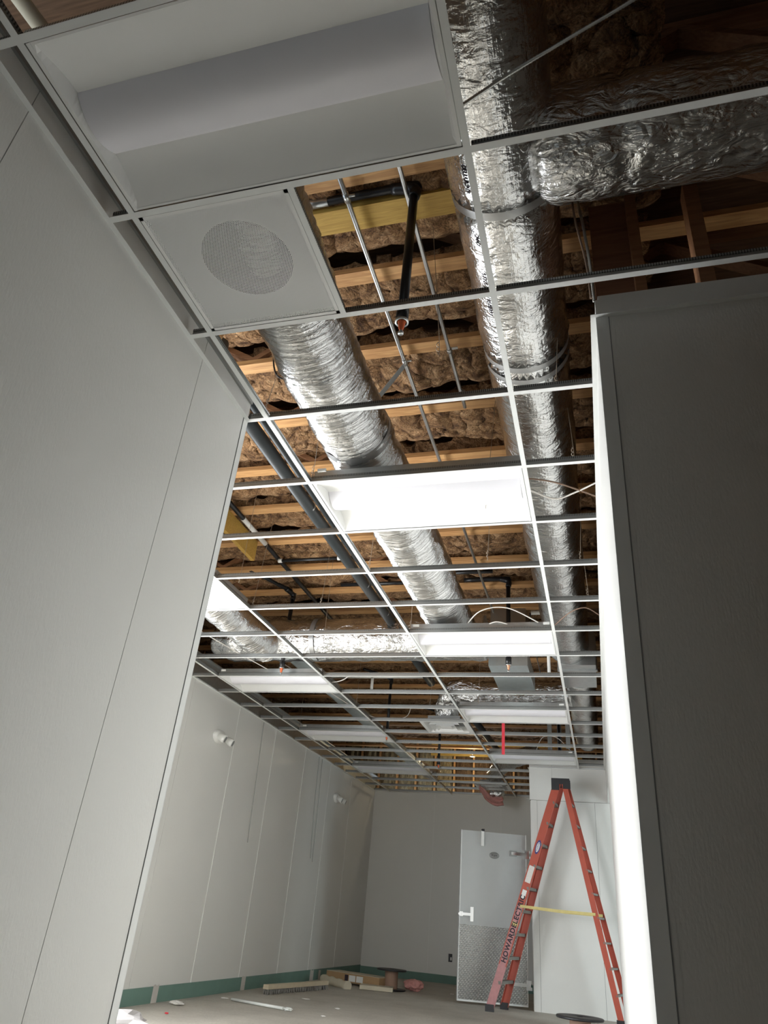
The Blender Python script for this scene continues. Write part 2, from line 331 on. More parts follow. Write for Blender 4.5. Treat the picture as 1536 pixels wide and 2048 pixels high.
# ------------------------------------------------------------------ mesh helpers
class MB:
    def __init__(s): s.v = []; s.f = []; s.uv = []; s.smooth = []
    def quad(s, *p):
        i = len(s.v); s.v += [tuple(q) for q in p]; s.f.append(tuple(range(i, i + len(p)))); s.smooth.append(False); return s
    def box(s, x0, x1, y0, y1, z0, z1):
        i = len(s.v); s.v += [(x, y, z) for z in (z0, z1) for y in (y0, y1) for x in (x0, x1)]
        for q in ((0, 2, 3, 1), (4, 5, 7, 6), (0, 1, 5, 4), (2, 6, 7, 3), (0, 4, 6, 2), (1, 3, 7, 5)):
            s.f.append(tuple(i + k for k in q)); s.smooth.append(False)
        return s
    def beam(s, p, q, w, h, up=(0, 0, 1)):
        p = Vector(p); q = Vector(q); d = (q - p).normalized(); upv = Vector(up)
        a = d.cross(upv)
        if a.length < 1e-4: a = d.cross(Vector((0, 1, 0)))
        a.normalize(); b = a.cross(d).normalized(); i = len(s.v)
        for e in (p, q):
            for sa, sb in ((-1, -1), (1, -1), (1, 1), (-1, 1)): s.v.append(tuple(e + a * sa * w / 2 + b * sb * h / 2))
        for k in range(4): s.f.append((i + k, i + (k + 1) % 4, i + 4 + (k + 1) % 4, i + 4 + k)); s.smooth.append(False)
        s.f.append((i + 3, i + 2, i + 1, i)); s.f.append((i + 4, i + 5, i + 6, i + 7)); s.smooth += [False, False]
        return s
    def tube(s, pts, r, n=10, cap=True, closed=False):
        pts = [Vector(p) for p in pts]; rr = r if isinstance(r, (list, tuple)) else [r] * len(pts)
        frames = []; prev = None
        for k in range(len(pts)):
            t = (pts[min(k + 1, len(pts) - 1)] - pts[max(k - 1, 0)]).normalized()
            if prev is None:
                a = t.cross(Vector((0, 0, 1)))
                if a.length < 0.1: a = t.cross(Vector((1, 0, 0)))
                a.normalize()
            else: a = (prev - t * prev.dot(t)).normalized()
            prev = a; frames.append((a, t.cross(a)))
        i = len(s.v)
        for k, p in enumerate(pts):
            a, b = frames[k]
            for j in range(n):
                th = 2 * math.pi * j / n; s.v.append(tuple(p + (a * math.cos(th) + b * math.sin(th)) * rr[k]))
        for k in range(len(pts) - 1):
            for j in range(n):
                j2 = (j + 1) % n; s.f.append((i + k * n + j, i + k * n + j2, i + (k + 1) * n + j2, i + (k + 1) * n + j)); s.smooth.append(True)
        if cap:
            s.f.append(tuple(i + j for j in reversed(range(n)))); s.f.append(tuple(i + (len(pts) - 1) * n + j for j in range(n))); s.smooth += [False, False]
        return s
    def lathe(s, prof, c=(0, 0, 0), n=28, axis='z'):
        i = len(s.v)
        for (rad, h) in prof:
            for j in range(n):
                th = 2 * math.pi * j / n; x, y = rad * math.cos(th), rad * math.sin(th)
                p = {'z': (x, y, h), 'x': (h, x, y), 'y': (x, h, y)}[axis]
                s.v.append((c[0] + p[0], c[1] + p[1], c[2] + p[2]))
        for k in range(len(prof) - 1):
            for j in range(n):
                j2 = (j + 1) % n; s.f.append((i + k * n + j, i + k * n + j2, i + (k + 1) * n + j2, i + (k + 1) * n + j)); s.smooth.append(True)
        return s
    def extrude_x(s, prof, x0, x1, smooth=False):
        i = len(s.v); n = len(prof)
        s.v += [(x0, y, z) for y, z in prof] + [(x1, y, z) for y, z in prof]
        for k in range(n - 1): s.f.append((i + k, i + k + 1, i + n + k + 1, i + n + k)); s.smooth.append(smooth)
        return s
    def grid(s, P):
        i = len(s.v); nr = len(P); nc = len(P[0])
        for row in P: s.v += [tuple(p) for p in row]
        for a in range(nr - 1):
            for b in range(nc - 1):
                s.f.append((i + a * nc + b, i + a * nc + b + 1, i + (a + 1) * nc + b + 1, i + (a + 1) * nc + b)); s.smooth.append(True)
        return s
    def mesh(s, name, mat, bevel=0):
        me = bpy.data.meshes.new(name); me.from_pydata(s.v, [], s.f); me.materials.append(mat)
        me.polygons.foreach_set('use_smooth', s.smooth); me.update(); return me

def centre(mb):
    xs = [min(p[k] for p in mb.v) for k in range(3)]; xe = [max(p[k] for p in mb.v) for k in range(3)]
    return Vector(((xs[0] + xe[0]) / 2, (xs[1] + xe[1]) / 2, xs[2]))
def put(name, mb, mat, parent=None, local=False):
    """link as one mesh object; top-level meshes get their origin at the base of the thing"""
    if parent is None and not local:
        c = centre(mb); mb.v = [(p[0] - c.x, p[1] - c.y, p[2] - c.z) for p in mb.v]
        o = bpy.data.objects.new(name, mb.mesh(name, mat)); o.location = c
    else:
        if parent is not None and not local:
            c = parent.location
            if parent.parent: c = parent.parent.location + parent.location
            mb.v = [(p[0] - c.x, p[1] - c.y, p[2] - c.z) for p in mb.v]
        o = bpy.data.objects.new(name, mb.mesh(name, mat))
    COL.objects.link(o)
    if parent is not None: o.parent = parent
    return o
def tag(o, label, cat, group=None, kind=None):
    if label: o['label'] = label
    if cat: o['category'] = cat
    if group: o['group'] = group
    if kind: o['kind'] = kind
    return o
def thing(name, label, cat, loc=(0, 0, 0), group=None):
    o = bpy.data.objects.new(name, None); COL.objects.link(o); o.location = loc; o.empty_display_size = 0.1
    return tag(o, label, cat, group)
def struct(name, mb, mat, label=None, parent=None):
    o = put(name, mb, mat, parent)
    if parent is None:
        o['kind'] = 'structure'
        if label: o['label'] = label
    return o
def dup(root, loc, label, group=None, rotz=None):
    r_ = root.copy(); COL.objects.link(r_); r_.location = loc; r_['label'] = label
    if group: r_['group'] = group
    if rotz is not None: r_.rotation_euler = (0, 0, rotz)
    for ch in list(root.children):
        c = ch.copy(); COL.objects.link(c); c.parent = r_
        for g in ch.children:
            d = g.copy(); COL.objects.link(d); d.parent = c
    return r_
ORD = ['first', 'second', 'third', 'fourth', 'fifth', 'sixth', 'seventh', 'eighth', 'ninth', 'tenth', 'eleventh', 'twelfth', 'thirteenth', 'fourteenth', 'fifteenth', 'sixteenth', 'seventeenth', 'eighteenth', 'nineteenth', 'twentieth', 'twenty-first', 'twenty-second', 'twenty-third', 'twenty-fourth', 'twenty-fifth', 'twenty-sixth', 'twenty-seventh', 'twenty-eighth', 'twenty-ninth', 'thirtieth']
def smoothpath(pts, n=8):
    P = [Vector(p) for p in pts]; out = []
    for k in range(len(P) - 1):
        p0 = P[max(k - 1, 0)]; p1 = P[k]; p2 = P[k + 1]; p3 = P[min(k + 2, len(P) - 1)]
        for t in range(n):
            x = t / n
            out.append(0.5 * ((2 * p1) + (p2 - p0) * x + (2 * p0 - 5 * p1 + 4 * p2 - p3) * x * x + (3 * p1 - p0 - 3 * p2 + p3) * x ** 3))
    out.append(P[-1]); return out
def resample(pts, step):
    pts = [Vector(p) for p in pts]; out = [pts[0]]; acc = 0
    for a, b in zip(pts[:-1], pts[1:]):
        d = (b - a).length; n = max(1, int(round(d / step)))
        for k in range(1, n + 1): out.append(a.lerp(b, k / n))
    return out
def duct_mesh(name, pts, radius, mat, step=0.03, seg=56, amp=0.006, freq=7, seed=0, ridges=0, pinch=(), capends=True, squash=None):
    """round duct with wrinkled skin; UV = (arc, length) in metres"""
    pts = resample(pts, step)
    L_ = [0]
    for a, b in zip(pts[:-1], pts[1:]): L_.append(L_[-1] + (b - a).length)
    rad = radius if callable(radius) else (lambda s_: radius)
    V = []; UVr = []; prev = None; n = len(pts)
    for k in range(n):
        t = (pts[min(k + 1, n - 1)] - pts[max(k - 1, 0)]).normalized()
        if prev is None:
            a = t.cross(Vector((0, 0, 1)))
            if a.length < 0.1: a = t.cross(Vector((1, 0, 0)))
            a.normalize()
        else: a = (prev - t * prev.dot(t)).normalized()
        prev = a; b = t.cross(a)
        for j in range(seg):
            th = 2 * math.pi * j / seg; d = a * math.cos(th) + b * math.sin(th)
            rr = rad(L_[k]); p = pts[k] + d * rr
            q = p * freq + Vector((seed * 3.1, seed * 1.7, seed))
            w = noise.fractal(q, 0.9, 2.1, 3) * amp
            w -= abs(noise.noise(q * 2.2)) * amp * 0.9
            for (s0, ww, dep, cr) in pinch:
                e = abs(L_[k] - s0)
                if e < ww * 4:
                    g = math.exp(-(e / ww) ** 2); w -= dep * g
                    if e > ww * 0.35: w += cr * math.exp(-(e / (ww * 2)) ** 2) * math.sin(th * 37 + 3 * noise.noise(p * 9)) * 0.5
            if ridges: w += ridges * math.sin((L_[k] + th * 0.03) * 2 * math.pi / 0.06) * (0.5 + 0.5 * noise.noise(q))
            V.append(p + d * w)
    F = []; 
    for k in range(n - 1):
        for j in range(seg):
            j2 = (j + 1) % seg; F.append((k * seg + j, k * seg + j2, (k + 1) * seg + j2, (k + 1) * seg + j))
    nq = len(F)
    if capends:
        F.append(tuple(reversed(range(seg)))); F.append(tuple((n - 1) * seg + j for j in range(seg)))
    me = bpy.data.meshes.new(name); me.from_pydata([tuple(v) for v in V], [], F); me.materials.append(mat)
    uvl = me.uv_layers.new(name='UVMap'); data = []
    R0 = rad(0)
    for fi, fc in enumerate(F):
        for c_, vi in enumerate(fc):
            k = vi // seg; j = vi % seg
            if fi < nq and c_ in (1, 2) and j == 0: j = seg
            data += [2 * math.pi * j / seg * R0, L_[k]]
    uvl.data.foreach_set('uv', data)
    me.polygons.foreach_set('use_smooth', [True] * nq + [False] * (len(F) - nq)); me.update()
    return me
def put_mesh(name, me, parent=None):
    o = bpy.data.objects.new(name, me)
    if parent is None:
        n = len(me.vertices); c = Vector((0, 0, 0))
        xs = [v.co for v in me.vertices]; c = Vector(((min(p.x for p in xs) + max(p.x for p in xs)) / 2, (min(p.y for p in xs) + max(p.y for p in xs)) / 2, min(p.z for p in xs)))
        me.transform(Matrix.Translation(-c)); o.location = c
    else: me.transform(Matrix.Translation(-parent.location))
    COL.objects.link(o)
    if parent is not None: o.parent = parent
    return o
def text_part(name, body, size, mat, M4, parent, depth=0.0006, label=None, spacing=1.0, bold=0.0):
    c = bpy.data.curves.new(name, 'FONT'); c.body = body; c.size = size; c.extrude = depth; c.align_x = 'LEFT'; c.align_y = 'CENTER'; c.space_character = spacing; c.offset = size * bold
    t = bpy.data.objects.new(name + '_tmp', c); COL.objects.link(t)
    bpy.context.view_layer.update()
    dg = bpy.context.evaluated_depsgraph_get(); me = bpy.data.meshes.new_from_object(t.evaluated_get(dg))
    bpy.data.objects.remove(t); bpy.data.curves.remove(c)
    me.materials.clear(); me.materials.append(mat)
    me.transform(M4)
    if parent: me.transform(Matrix.Translation(-parent.location))
    me.name = name
    o = bpy.data.objects.new(name, me); COL.objects.link(o); o.parent = parent
    if label: o['label'] = label
    return o

# ================================================================== STRUCTURE
struct('floor', MB().box(-4.2, 5.2, -3.2, 15.2, -0.1, 0.0), MFLOOR, 'dusty bare concrete floor')
XL, XN, XR, YN, YD, YB, YF, XB = -2.76, -0.115, 1.60, 1.84, 1.42, 10.6, 13.55, 0.50
TOP = H + 0.13; YE = 8.17
def panels_y(xface, xback, cuts, z0, z1, gap=0.003):
    m = MB()
    for a, b in zip(cuts[:-1], cuts[1:]): m.box(min(xface, xback), max(xface, xback), a + gap / 2, b - gap / 2, z0, z1)
    return m
def panels_x(yface, yback, cuts, z0, z1, gap=0.003):
    m = MB()
    for a, b in zip(cuts[:-1], cuts[1:]): m.box(a + gap / 2, b - gap / 2, min(yface, yback), max(yface, yback), z0, z1)
    return m
# near left cooler wall (its long face runs away from the camera, its end face turns left)
w = struct('wall_near_left', panels_y(XN, XN - 0.10, [-3.1, -0.98, 0.19, 1.362, YN], 0, TOP), MW, 'off-white embossed panel wall close on the left')
struct('panel_core', MB().box(XN - 0.098, XN - 0.02, -3.1, YN - 0.01, 0, TOP - 0.01), MSEAM, parent=w)
struct('corner_trim', MB().box(XN - 0.002, XN + 0.0025, YN - 0.040, YN + 0.001, 0, H).box(XN - 0.05, XN + 0.0025, YN, YN + 0.002, 0, H), MTRIM, parent=w)
struct('trim_gap', MB().box(XN, XN + 0.0012, YN - 0.0435, YN - 0.040, 0, H), MSEAM, parent=w)
struct('top_channel', MB().box(XN - 0.03, XN + 0.012, -3.1, YN - 0.005, TOP - 0.02, TOP + 0.05).box(XN - 0.05, XN - 0.03, -3.1, YN - 0.005, TOP + 0.05, TOP + 0.12), MGREY, parent=w)
w = struct('wall_near_left_end', panels_x(YN, YN - 0.10, [XL, -1.5, XN - 0.10], 0, TOP), MW, 'end face of the near left wall')
# right wall (bright, grazing) and the dark wall facing the camera
w = struct('wall_right', panels_y(XR, XR + 0.10, [YD, 1.50, 2.67, 3.84, 5.01, 6.18, 7.35, YE], 0, H + 0.10), MW, 'brightly lit white panel wall running away on the right')
struct('panel_core', MB().box(XR + 0.006, XR + 0.098, YD + 0.01, YE - 0.01, 0, H + 0.09), MSEAM, parent=w)
struct('header', MB().box(XR, XR + 0.10, YE, YB, H - 0.455, H + 0.10), MW, parent=w)
w = struct('wall_right_front', panels_x(YD, YD + 0.10, [XR + 0.0, 1.665, 2.85, 4.0, 5.1], 0, H + 0.0), MW, 'dark shaded panel wall facing the camera on the right')
struct('panel_core', MB().box(XR + 0.02, 5.1, YD + 0.006, YD + 0.098, 0, H - 0.002), MSEAM, parent=w)
struct('upper_panel', MB().box(XR + 0.012, 5.1, YD + 0.006, YD + 0.09, H, H + 0.125), MW, parent=w)
struct('corner_seam', MB().box(XR + 0.045, XR + 0.049, YD - 0.0015, YD, 0, H), MGREY, parent=w)
struct('corner_strip', MB().box(XR - 0.002, XR + 0.045, YD - 0.003, YD, 0, H), MTRIM, parent=w)
# left wall with the storefront opening (its glazed part lies behind the near left wall)
w = struct('wall_left', panels_y(XL, XL - 0.10, [4.70, 5.03, 6.20, 7.37, 8.54, 9.71, 10.88, 12.05, YF], 0, H + 0.05), MW, 'far left wall of off-white panels')
struct('panel_core', MB().box(XL - 0.098, XL - 0.01, 4.7, YF, 0, H + 0.04), MSEAM, parent=w)
m = MB()
for y in (7.37, 8.54, 9.71, 10.88, 12.05): m.box(XL, XL + 0.004, y - 0.006, y + 0.006, 0.13, H)
struct('seam_strip', m, MCAULK, parent=w)
struct('wall_left_header', MB().box(XL - 0.1, XL, YN - 0.1, 4.7, 2.62, H + 0.05).box(XL - 0.1, XL, YN - 0.1, 2.0, 0, 2.62).box(XL - 0.1, XL, 2.0, 4.7, 0, 0.12), MW, 'wall around the storefront opening')
m = MB()
for y in (2.0, 3.32, 4.64): m.box(XL - 0.08, XL - 0.02, y, y + 0.06, 0.12, 2.62)
m.box(XL - 0.08, XL - 0.02, 2.0, 4.7, 0.12, 0.18).box(XL - 0.08, XL - 0.02, 2.0, 4.7, 2.56, 2.62)
struct('window_1', m, MGREY, 'storefront window frame in the left wall')
# far wall
w = struct('wall_far', panels_x(YF, YF + 0.10, [XL - 0.1, -1.55, -0.29, XB + 0.02], 0, H + 0.03), MW, 'far wall of off-white panels')
struct('panel_core', MB().box(XL - 0.1, XB, YF + 0.006, YF + 0.098, 0, H + 0.02), MSEAM, parent=w)
m = MB()
for x in (-1.55, -0.29): m.box(x - 0.005, x + 0.005, YF - 0.003, YF, 0.13, H)
struct('seam_strip', m, MCAULK, parent=w)
# cooler box at the far right: lower panels, bulkhead above
w = struct('wall_cooler_front', panels_x(YB - 0.012, YB + 0.1, [XB + 0.015, 0.606, 1.42, 5.1], 0, H - 0.46), MW, 'cooler wall of white panels behind the ladder')
struct('panel_core', MB().box(XB + 0.02, XR, YB, YB + 0.098, 0, H - 0.47), MSEAM, parent=w)
struct('wall_cooler_side', MB().box(XB, XB + 0.10, YB + 0.101, YF, 0, H + 0.04), MW, 'side of the far cooler')
w = struct('wall_bulkhead', panels_x(YB, YB + 0.1, [XB, 0.83, 5.1], H - 0.455, H + 0.14, 0.002), MW, 'upper panel band above the far cooler')
struct('panel_core', MB().box(XB + 0.01, XR, YB + 0.004, YB + 0.098, H - 0.45, H + 0.13), MSEAM, parent=w)
# hidden shell behind and beside the camera, plenum walls, roof deck, added light blockers
struct('wall_back', MB().box(-0.2, 5.2, -3.2, -3.1, 0, H + 1.6), MW, 'wall behind the camera')
struct('side_light_blocker', MB().box(XR + 0.12, XR + 0.2, YD + 0.2, 9.35, 0, H - 0.1), MW, 'unseen panel added to narrow the side daylight')  # added out of view to trim the side daylight to a narrow beam
struct('front_fill_blocker', MB().box(1.36, 1.42, -3.1, -1.1, 0, H - 0.02), MW, 'unseen panel added to keep the front fill off the dark wall')  # added behind the camera to shade the dark wall from the front fill
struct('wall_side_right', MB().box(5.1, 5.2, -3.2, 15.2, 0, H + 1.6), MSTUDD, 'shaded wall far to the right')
struct('wall_plenum_left', MB().box(-4.3, -4.2, -3.2, 15.2, H - 0.1, H + 1.6).box(-4.2, XL - 0.1, -3.2, 15.2, H - 0.02, H), MDECK, 'rough wall above the ceiling on the left')
struct('wall_plenum_back', MB().box(-4.3, -0.2, -3.2, -3.1, H - 0.1, H + 1.6), MDECK, 'rough wall above the ceiling at the front')
struct('wall_plenum_far', MB().box(-4.3, 5.2, 15.1, 15.2, H - 0.4, H + 1.6), MDECK, 'rough wall above the ceiling at the far end')
struct('wall_cooler_lid', MB().box(XB + 0.1, 5.1, YB + 0.1, 15.1, H - 0.05, H).box(XR + 0.1, 5.1, YD + 0.1, YB + 0.1, H - 0.05, H - 0.01), MW, 'lids of the cooler boxes seen from inside the ceiling void')
struct('ceiling', MB().box(-4.3, 5.2, -3.2, 15.2, H + 1.55, H + 1.65), MDECK, 'dark roof deck above the joists')
# baseboards (green backer board along the floor), with plaster patches
b_ = struct('baseboard_left', MB().box(XL, XL + 0.006, 4.7, YF, 0, 0.135), MGREEN, 'green backer board strip along the left wall')
m = MB()
for (y, wd, zt) in ((6.62, 0.11, 0.145), (8.62, 0.12, 0.14), (10.98, 0.16, 0.13), (11.35, 0.1, 0.12)):
    P = [[(XL + 0.0085, y + wd * a / 4 * (1 + 0.1 * math.sin(a * 3)), zt * k / 3 * (1 - 0.06 * math.sin(a * 2 + k))) for a in range(5)] for k in range(4)]
    m.grid(P)
struct('plaster_patch', m, MPLASTER, parent=b_)
struct('baseboard_far', MB().box(XL, XB, YF - 0.006, YF, 0, 0.12), MGREEN, 'green backer board strip along the far wall')
# wall angles of the ceiling grid
TA = 0.022
struct('trim_1', MB().box(XN, XN + TA, -3.1, YN, H - 0.001, H + 0.001).box(XN, XN + 0.001, -3.1, YN, H, H + 0.022), MTRIM, 'white wall angle on the near left wall')
struct('trim_2', MB().box(XR - TA, XR, YD, YB, H - 0.001, H + 0.001).box(XR - 0.001, XR, YD, YB, H, H + 0.022), MTRIM, 'white wall angle on the right wall')
struct('trim_3', MB().box(XR - TA, 5.1, YD - TA, YD, H - 0.001, H + 0.001).box(XR, 5.1, YD - 0.001, YD, H, H + 0.022), MTRIM, 'wall angle on the dark wall')
struct('trim_4', MB().box(XL, XL + TA, YN, YF, H - 0.001, H + 0.001).box(XL, XL + 0.001, YN, YF, H, H + 0.022), MTRIM, 'wall angle on the far left wall')
struct('trim_5', MB().box(XL, XB, YF - TA, YF, H - 0.001, H + 0.001).box(XL, XB, YF - 0.001, YF, H, H + 0.022), MTRIM, 'wall angle on the far wall')
struct('trim_6', MB().box(XB, XR, YB - TA, YB, H - 0.001, H + 0.001).box(XB, XR, YB - 0.001, YB, H, H + 0.022), MTRIM, 'wall angle on the bulkhead')
struct('trim_7', MB().box(XB - TA, XB, YB, YF, H - 0.001, H + 0.001), MTRIM, 'wall angle on the cooler side')
# ceiling-height closure panel between the wall and the border cells of the left wall
struct('trim_8', MB().box(XL + 0.0, XL + 0.004, 5.0, YF, H + 0.022, H + 0.26).box(XL, XL + 0.05, 5.0, YF, H + 0.26, H + 0.27), MGALV, 'galvanised closure strip above the left wall')

# far door, standing open against the far cooler
DV = Vector((0.902, 0.27, 0)); DL = DV.length; dang = math.atan2(0.27, 0.902)
door = bpy.data.objects.new('door_1', MB().box(0, DL, 0, 0.10, 0.035, 2.095).mesh('door_1', MDOOR)); COL.objects.link(door)
door.location = (-0.47, 10.42, 0); door.rotation_euler = (0, 0, dang); door['kind'] = 'structure'; door['label'] = 'grey metal cooler door standing open beside the far cooler'
def dpart(name, mb, mat, label=None, parent=None):
    o = bpy.data.objects.new(name, mb.mesh(name, mat)); COL.objects.link(o); o.parent = parent or door
    if label: o['label'] = label
    return o
dpart('kick_plate', MB().box(0.012, DL - 0.01, -0.004, 0.0, 0.05, 0.905), MDIAM, 'bright diamond tread kick plate')
dpart('door_edge', MB().box(0.0, 0.012, -0.003, 0.103, 0.03, 2.10).box(0.0, DL, -0.003, 0.103, 0.028, 0.05).box(DL - 0.012, DL, -0.003, 0.103, 0.03, 2.10), MTRIM)
h = dpart('handle', MB().box(0.00, 0.05, -0.035, -0.0, 1.0, 1.055).box(0.03, 0.165, -0.05, -0.02, 1.01, 1.045).box(0.15, 0.195, -0.035, 0.0, 0.945, 1.12), MCHROME, 'chrome lever latch')
dpart('latch_bolt', MB().box(-0.015, 0.03, -0.03, -0.01, 1.015, 1.04), MCHROME, parent=h)
for zz in (1.84, 0.27):
    hg = dpart('hinge', MB().beam((DL - 0.22, -0.02, zz), (DL + 0.03, -0.02, zz), 0.03, 0.04).box(DL - 0.03, DL + 0.05, -0.035, 0.01, zz - 0.055, zz - 0.02).box(DL - 0.03, DL + 0.05, -0.035, 0.01, zz + 0.02, zz + 0.055), MCHROME, 'chrome strap hinge')
    dpart('hinge_pad', MB().box(DL - 0.24, DL - 0.14, -0.024, 0.0, zz - 0.035, zz + 0.035), MGREY, parent=hg)
dpart('door_closer', MB().box(0.285, 0.325, -0.055, -0.0, 1.90, 2.10), MWHITE, 'small white bolt housing at the door top')
dpart('closer_hook', MB().box(0.295, 0.33, -0.06, 0.03, 2.095, 2.125), MCAP)
bd = dpart('badge', MB().lathe([(0.0, -0.006), (0.055, -0.006), (0.058, 0.0)], (0, 0, 0), 28, 'y'), MGREY, 'dark oval badge'); bd.location = (0.482, 0, 1.795); bd.scale = (1.25, 1, 0.75)
cf = bpy.data.curves.new('tmp', 'FONT'); cf.body = 'Kps'; cf.size = 0.045; cf.align_x = 'CENTER'; cf.align_y = 'CENTER'; cf.extrude = 0.001
tmp = bpy.data.objects.new('tmp', cf); COL.objects.link(tmp); bpy.context.view_layer.update()
me = bpy.data.meshes.new_from_object(tmp.evaluated_get(bpy.context.evaluated_depsgraph_get())); bpy.data.objects.remove(tmp)
me.transform(Matrix.Rotation(math.pi / 2, 4, 'X')); me.materials.clear(); me.materials.append(MINK); bt = bpy.data.objects.new('badge_text', me); COL.objects.link(bt); bt.parent = bd; bt.location = (0, -0.008, 0)
o = put('wall_outlet_box', MB().box(-1.185, -1.12, YF - 0.012, YF + 0.0, 0.32, 0.44), MCAP); tag(o, 'small black electrical box low on the far wall left of the metal door', 'outlet')
put('outlet_slot', MB().box(-1.15, -1.128, YF - 0.016, YF - 0.011, 0.345, 0.39), MWHITE, o)

# ================================================================== CEILING GRID
def tee_part_meshes(length, tag_, main=False):
    hz = 0.040
    fl = MB().box(0, length, -0.012, 0.012, -0.0008, 0.0008)
    wb = MB().box(0, length, -0.0009, 0.0009, 0.0008, hz).box(0, length, -0.0032, 0.0032, hz - 0.012, hz)
    return fl.mesh('tee_face_' + tag_, MTEE), wb.mesh('tee_web_' + tag_, MWEB)
tee_cache = {}
def tee(name, label, cat, length, loc, rotz, group):
    key = round(length, 3)
    o = thing(name, label, cat, loc, group); o.rotation_euler = (0, 0, rotz)
    if key not in tee_cache: tee_cache[key] = tee_part_meshes(length, str(len(tee_cache)))
    for nm, me in zip(('tee_face', 'tee_web'), tee_cache[key]):
        c = bpy.data.objects.new(nm, me); COL.objects.link(c); c.parent = o
    return o
MG = 'main runners of the ceiling grid'; CG = 'cross tees of the ceiling grid'
tee('main_tee', 'long white ceiling runner along the left edge of the nearest light panel', 'ceiling grid', 13.5 + 2.5, (0, -2.5, H), math.pi / 2, MG)
tee('main_tee', 'long white ceiling runner passing under the largest foil duct on the right', 'ceiling grid', YB - TA + 2.5, (2 * G, -2.5, H), math.pi / 2, MG)
tee('main_tee', 'white ceiling runner beside the overhead black pipes, second from the far left wall', 'ceiling grid', YF - TA - 1.9, (-2 * G, 1.9, H), math.pi / 2, MG)
tee('main_tee', 'white ceiling runner nearest the far left wall', 'ceiling grid', YF - TA - 1.9, (-4 * G, 1.9, H), math.pi / 2, MG)
tee('cross_tee', 'short white tee along the right side of the perforated grille', 'ceiling grid', G - 0.024, (G, G + 0.012, H), math.pi / 2, CG)
BAY = {'mid': (0.012, 2 * G - 0.012, 'bay over the foil flex duct'), 'right': (2 * G + 0.012, XR - TA, 'narrow bay beside the bright right wall'),
       'left': (-2 * G + 0.012, -0.012, 'bay over the black drain pipes'), 'outer': (-4 * G + 0.012, -2 * G - 0.012, 'second bay from the far left wall'),
       'edge': (XL + TA, -4 * G - 0.012, 'narrow bay along the far left wall'), 'stub': (XN + TA, -0.012, 'narrow gap beside the near left wall')}
for bay, (x0, x1, words) in BAY.items():
    k = 0
    rows = {'mid': range(-1, 23), 'right': range(3, 18), 'left': range(4, 23), 'outer': range(5, 23), 'edge': range(9, 23), 'stub': range(0, 4)}[bay]
    for j in rows:
        y = j * G; xe = x1
        if bay == 'mid' and j >= 18: xe = XB - TA
        if y > YF - TA: continue
        tee('cross_tee', '%s white cross tee from the camera in the %s' % (ORD[k], words), 'ceiling grid', xe - x0, (x0, y, H), 0, CG); k += 1
for j, words in ((0, 'upper'), (1, 'the wide dark opening at upper right, nearer'), (2, 'the wide dark opening at upper right, farther')):
    if j == 0: continue
    tee('cross_tee', 'long white cross tee spanning %s' % words, 'ceiling grid', 2 * G - 0.03 + 1.6, (2 * G + 0.012, j * G, H), 0, CG)

# ------------------------------------------------------------------ troffers
def make_troffer(label, loc):
    Lx = 2 * G - 0.03; Ly = G - 0.03
    t = thing('troffer_light', label, 'ceiling light', loc, 'recessed troffer lights in the grid')
    y0, y1 = -Ly / 2, Ly / 2; la, lb = -0.105, 0.105
    pr = [(y0, 0.0030), (y0 + 0.008, 0.0030), (y0 + 0.010, 0.005)]
    pl = [(y0 + 0.010, 0.005)]
    for i in range(1, 9):
        a = i / 8; pl.append((y0 + 0.010 + (la - y0 - 0.010) * a, 0.005 + 0.052 * math.sin(a * math.pi / 2) ** 1.1))
    m = MB(); m.extrude_x(pr, 0, Lx); m.extrude_x(pl, 0.012, Lx - 0.012, True)
    m.extrude_x([(-a, b) for a, b in pr][::-1], 0, Lx); m.extrude_x([(-a, b) for a, b in pl][::-1], 0.012, Lx - 0.012, True)
    put('reflector_panel', m, MFIX, t, True)
    ln = []
    for i in range(15):
        a = i / 14; ln.append((la - 0.002 + (lb - la + 0.004) * a, 0.058 - 0.050 * math.sin(a * math.pi) ** 0.8))
    m = MB().extrude_x(ln, 0.026, Lx - 0.026, True)
    put('lens', m, MLENS, t, True)
    for x in (0.0, Lx):
        e = MB(); sgn = 1 if x == 0 else -1
        xa, xb = x, x + sgn * 0.014
        prof = [(y0 + 0.008, 0.003)] + pl[1:] + [(a, b + 0.003) for a, b in ln] + [(-a, b) for a, b in pl[1:]][::-1] + [(y1 - 0.008, 0.003)]
        for (p, q) in zip(prof[:-1], prof[1:]): e.quad((xb + sgn * 0.012, p[0], p[1] + 0.001), (xb + sgn * 0.012, q[0], q[1] + 0.001), (xb, q[0], 0.0031), (xb, p[0], 0.0031))
        e.box(min(xa, xb), max(xa, xb), y0, y1, 0.0015, 0.0032)
        put('end_plate', e, MFIX, t, True)
    put('housing', MB().box(0.003, Lx - 0.003, y0 + 0.003, y1 - 0.003, 0.075, 0.088).box(0.003, 0.006, y0 + 0.003, y1 - 0.003, 0.004, 0.075).box(Lx - 0.006, Lx - 0.003, y0 + 0.003, y1 - 0.003, 0.004, 0.075).box(0.003, Lx - 0.003, y0 + 0.003, y0 + 0.006, 0.004, 0.075).box(0.003, Lx - 0.003, y1 - 0.006, y1 - 0.003, 0.004, 0.075), MGALV, t, True)
    return t
T0 = make_troffer('large unlit white light panel at the top left, nearest the camera', (0.015, 0.5 * G, H))
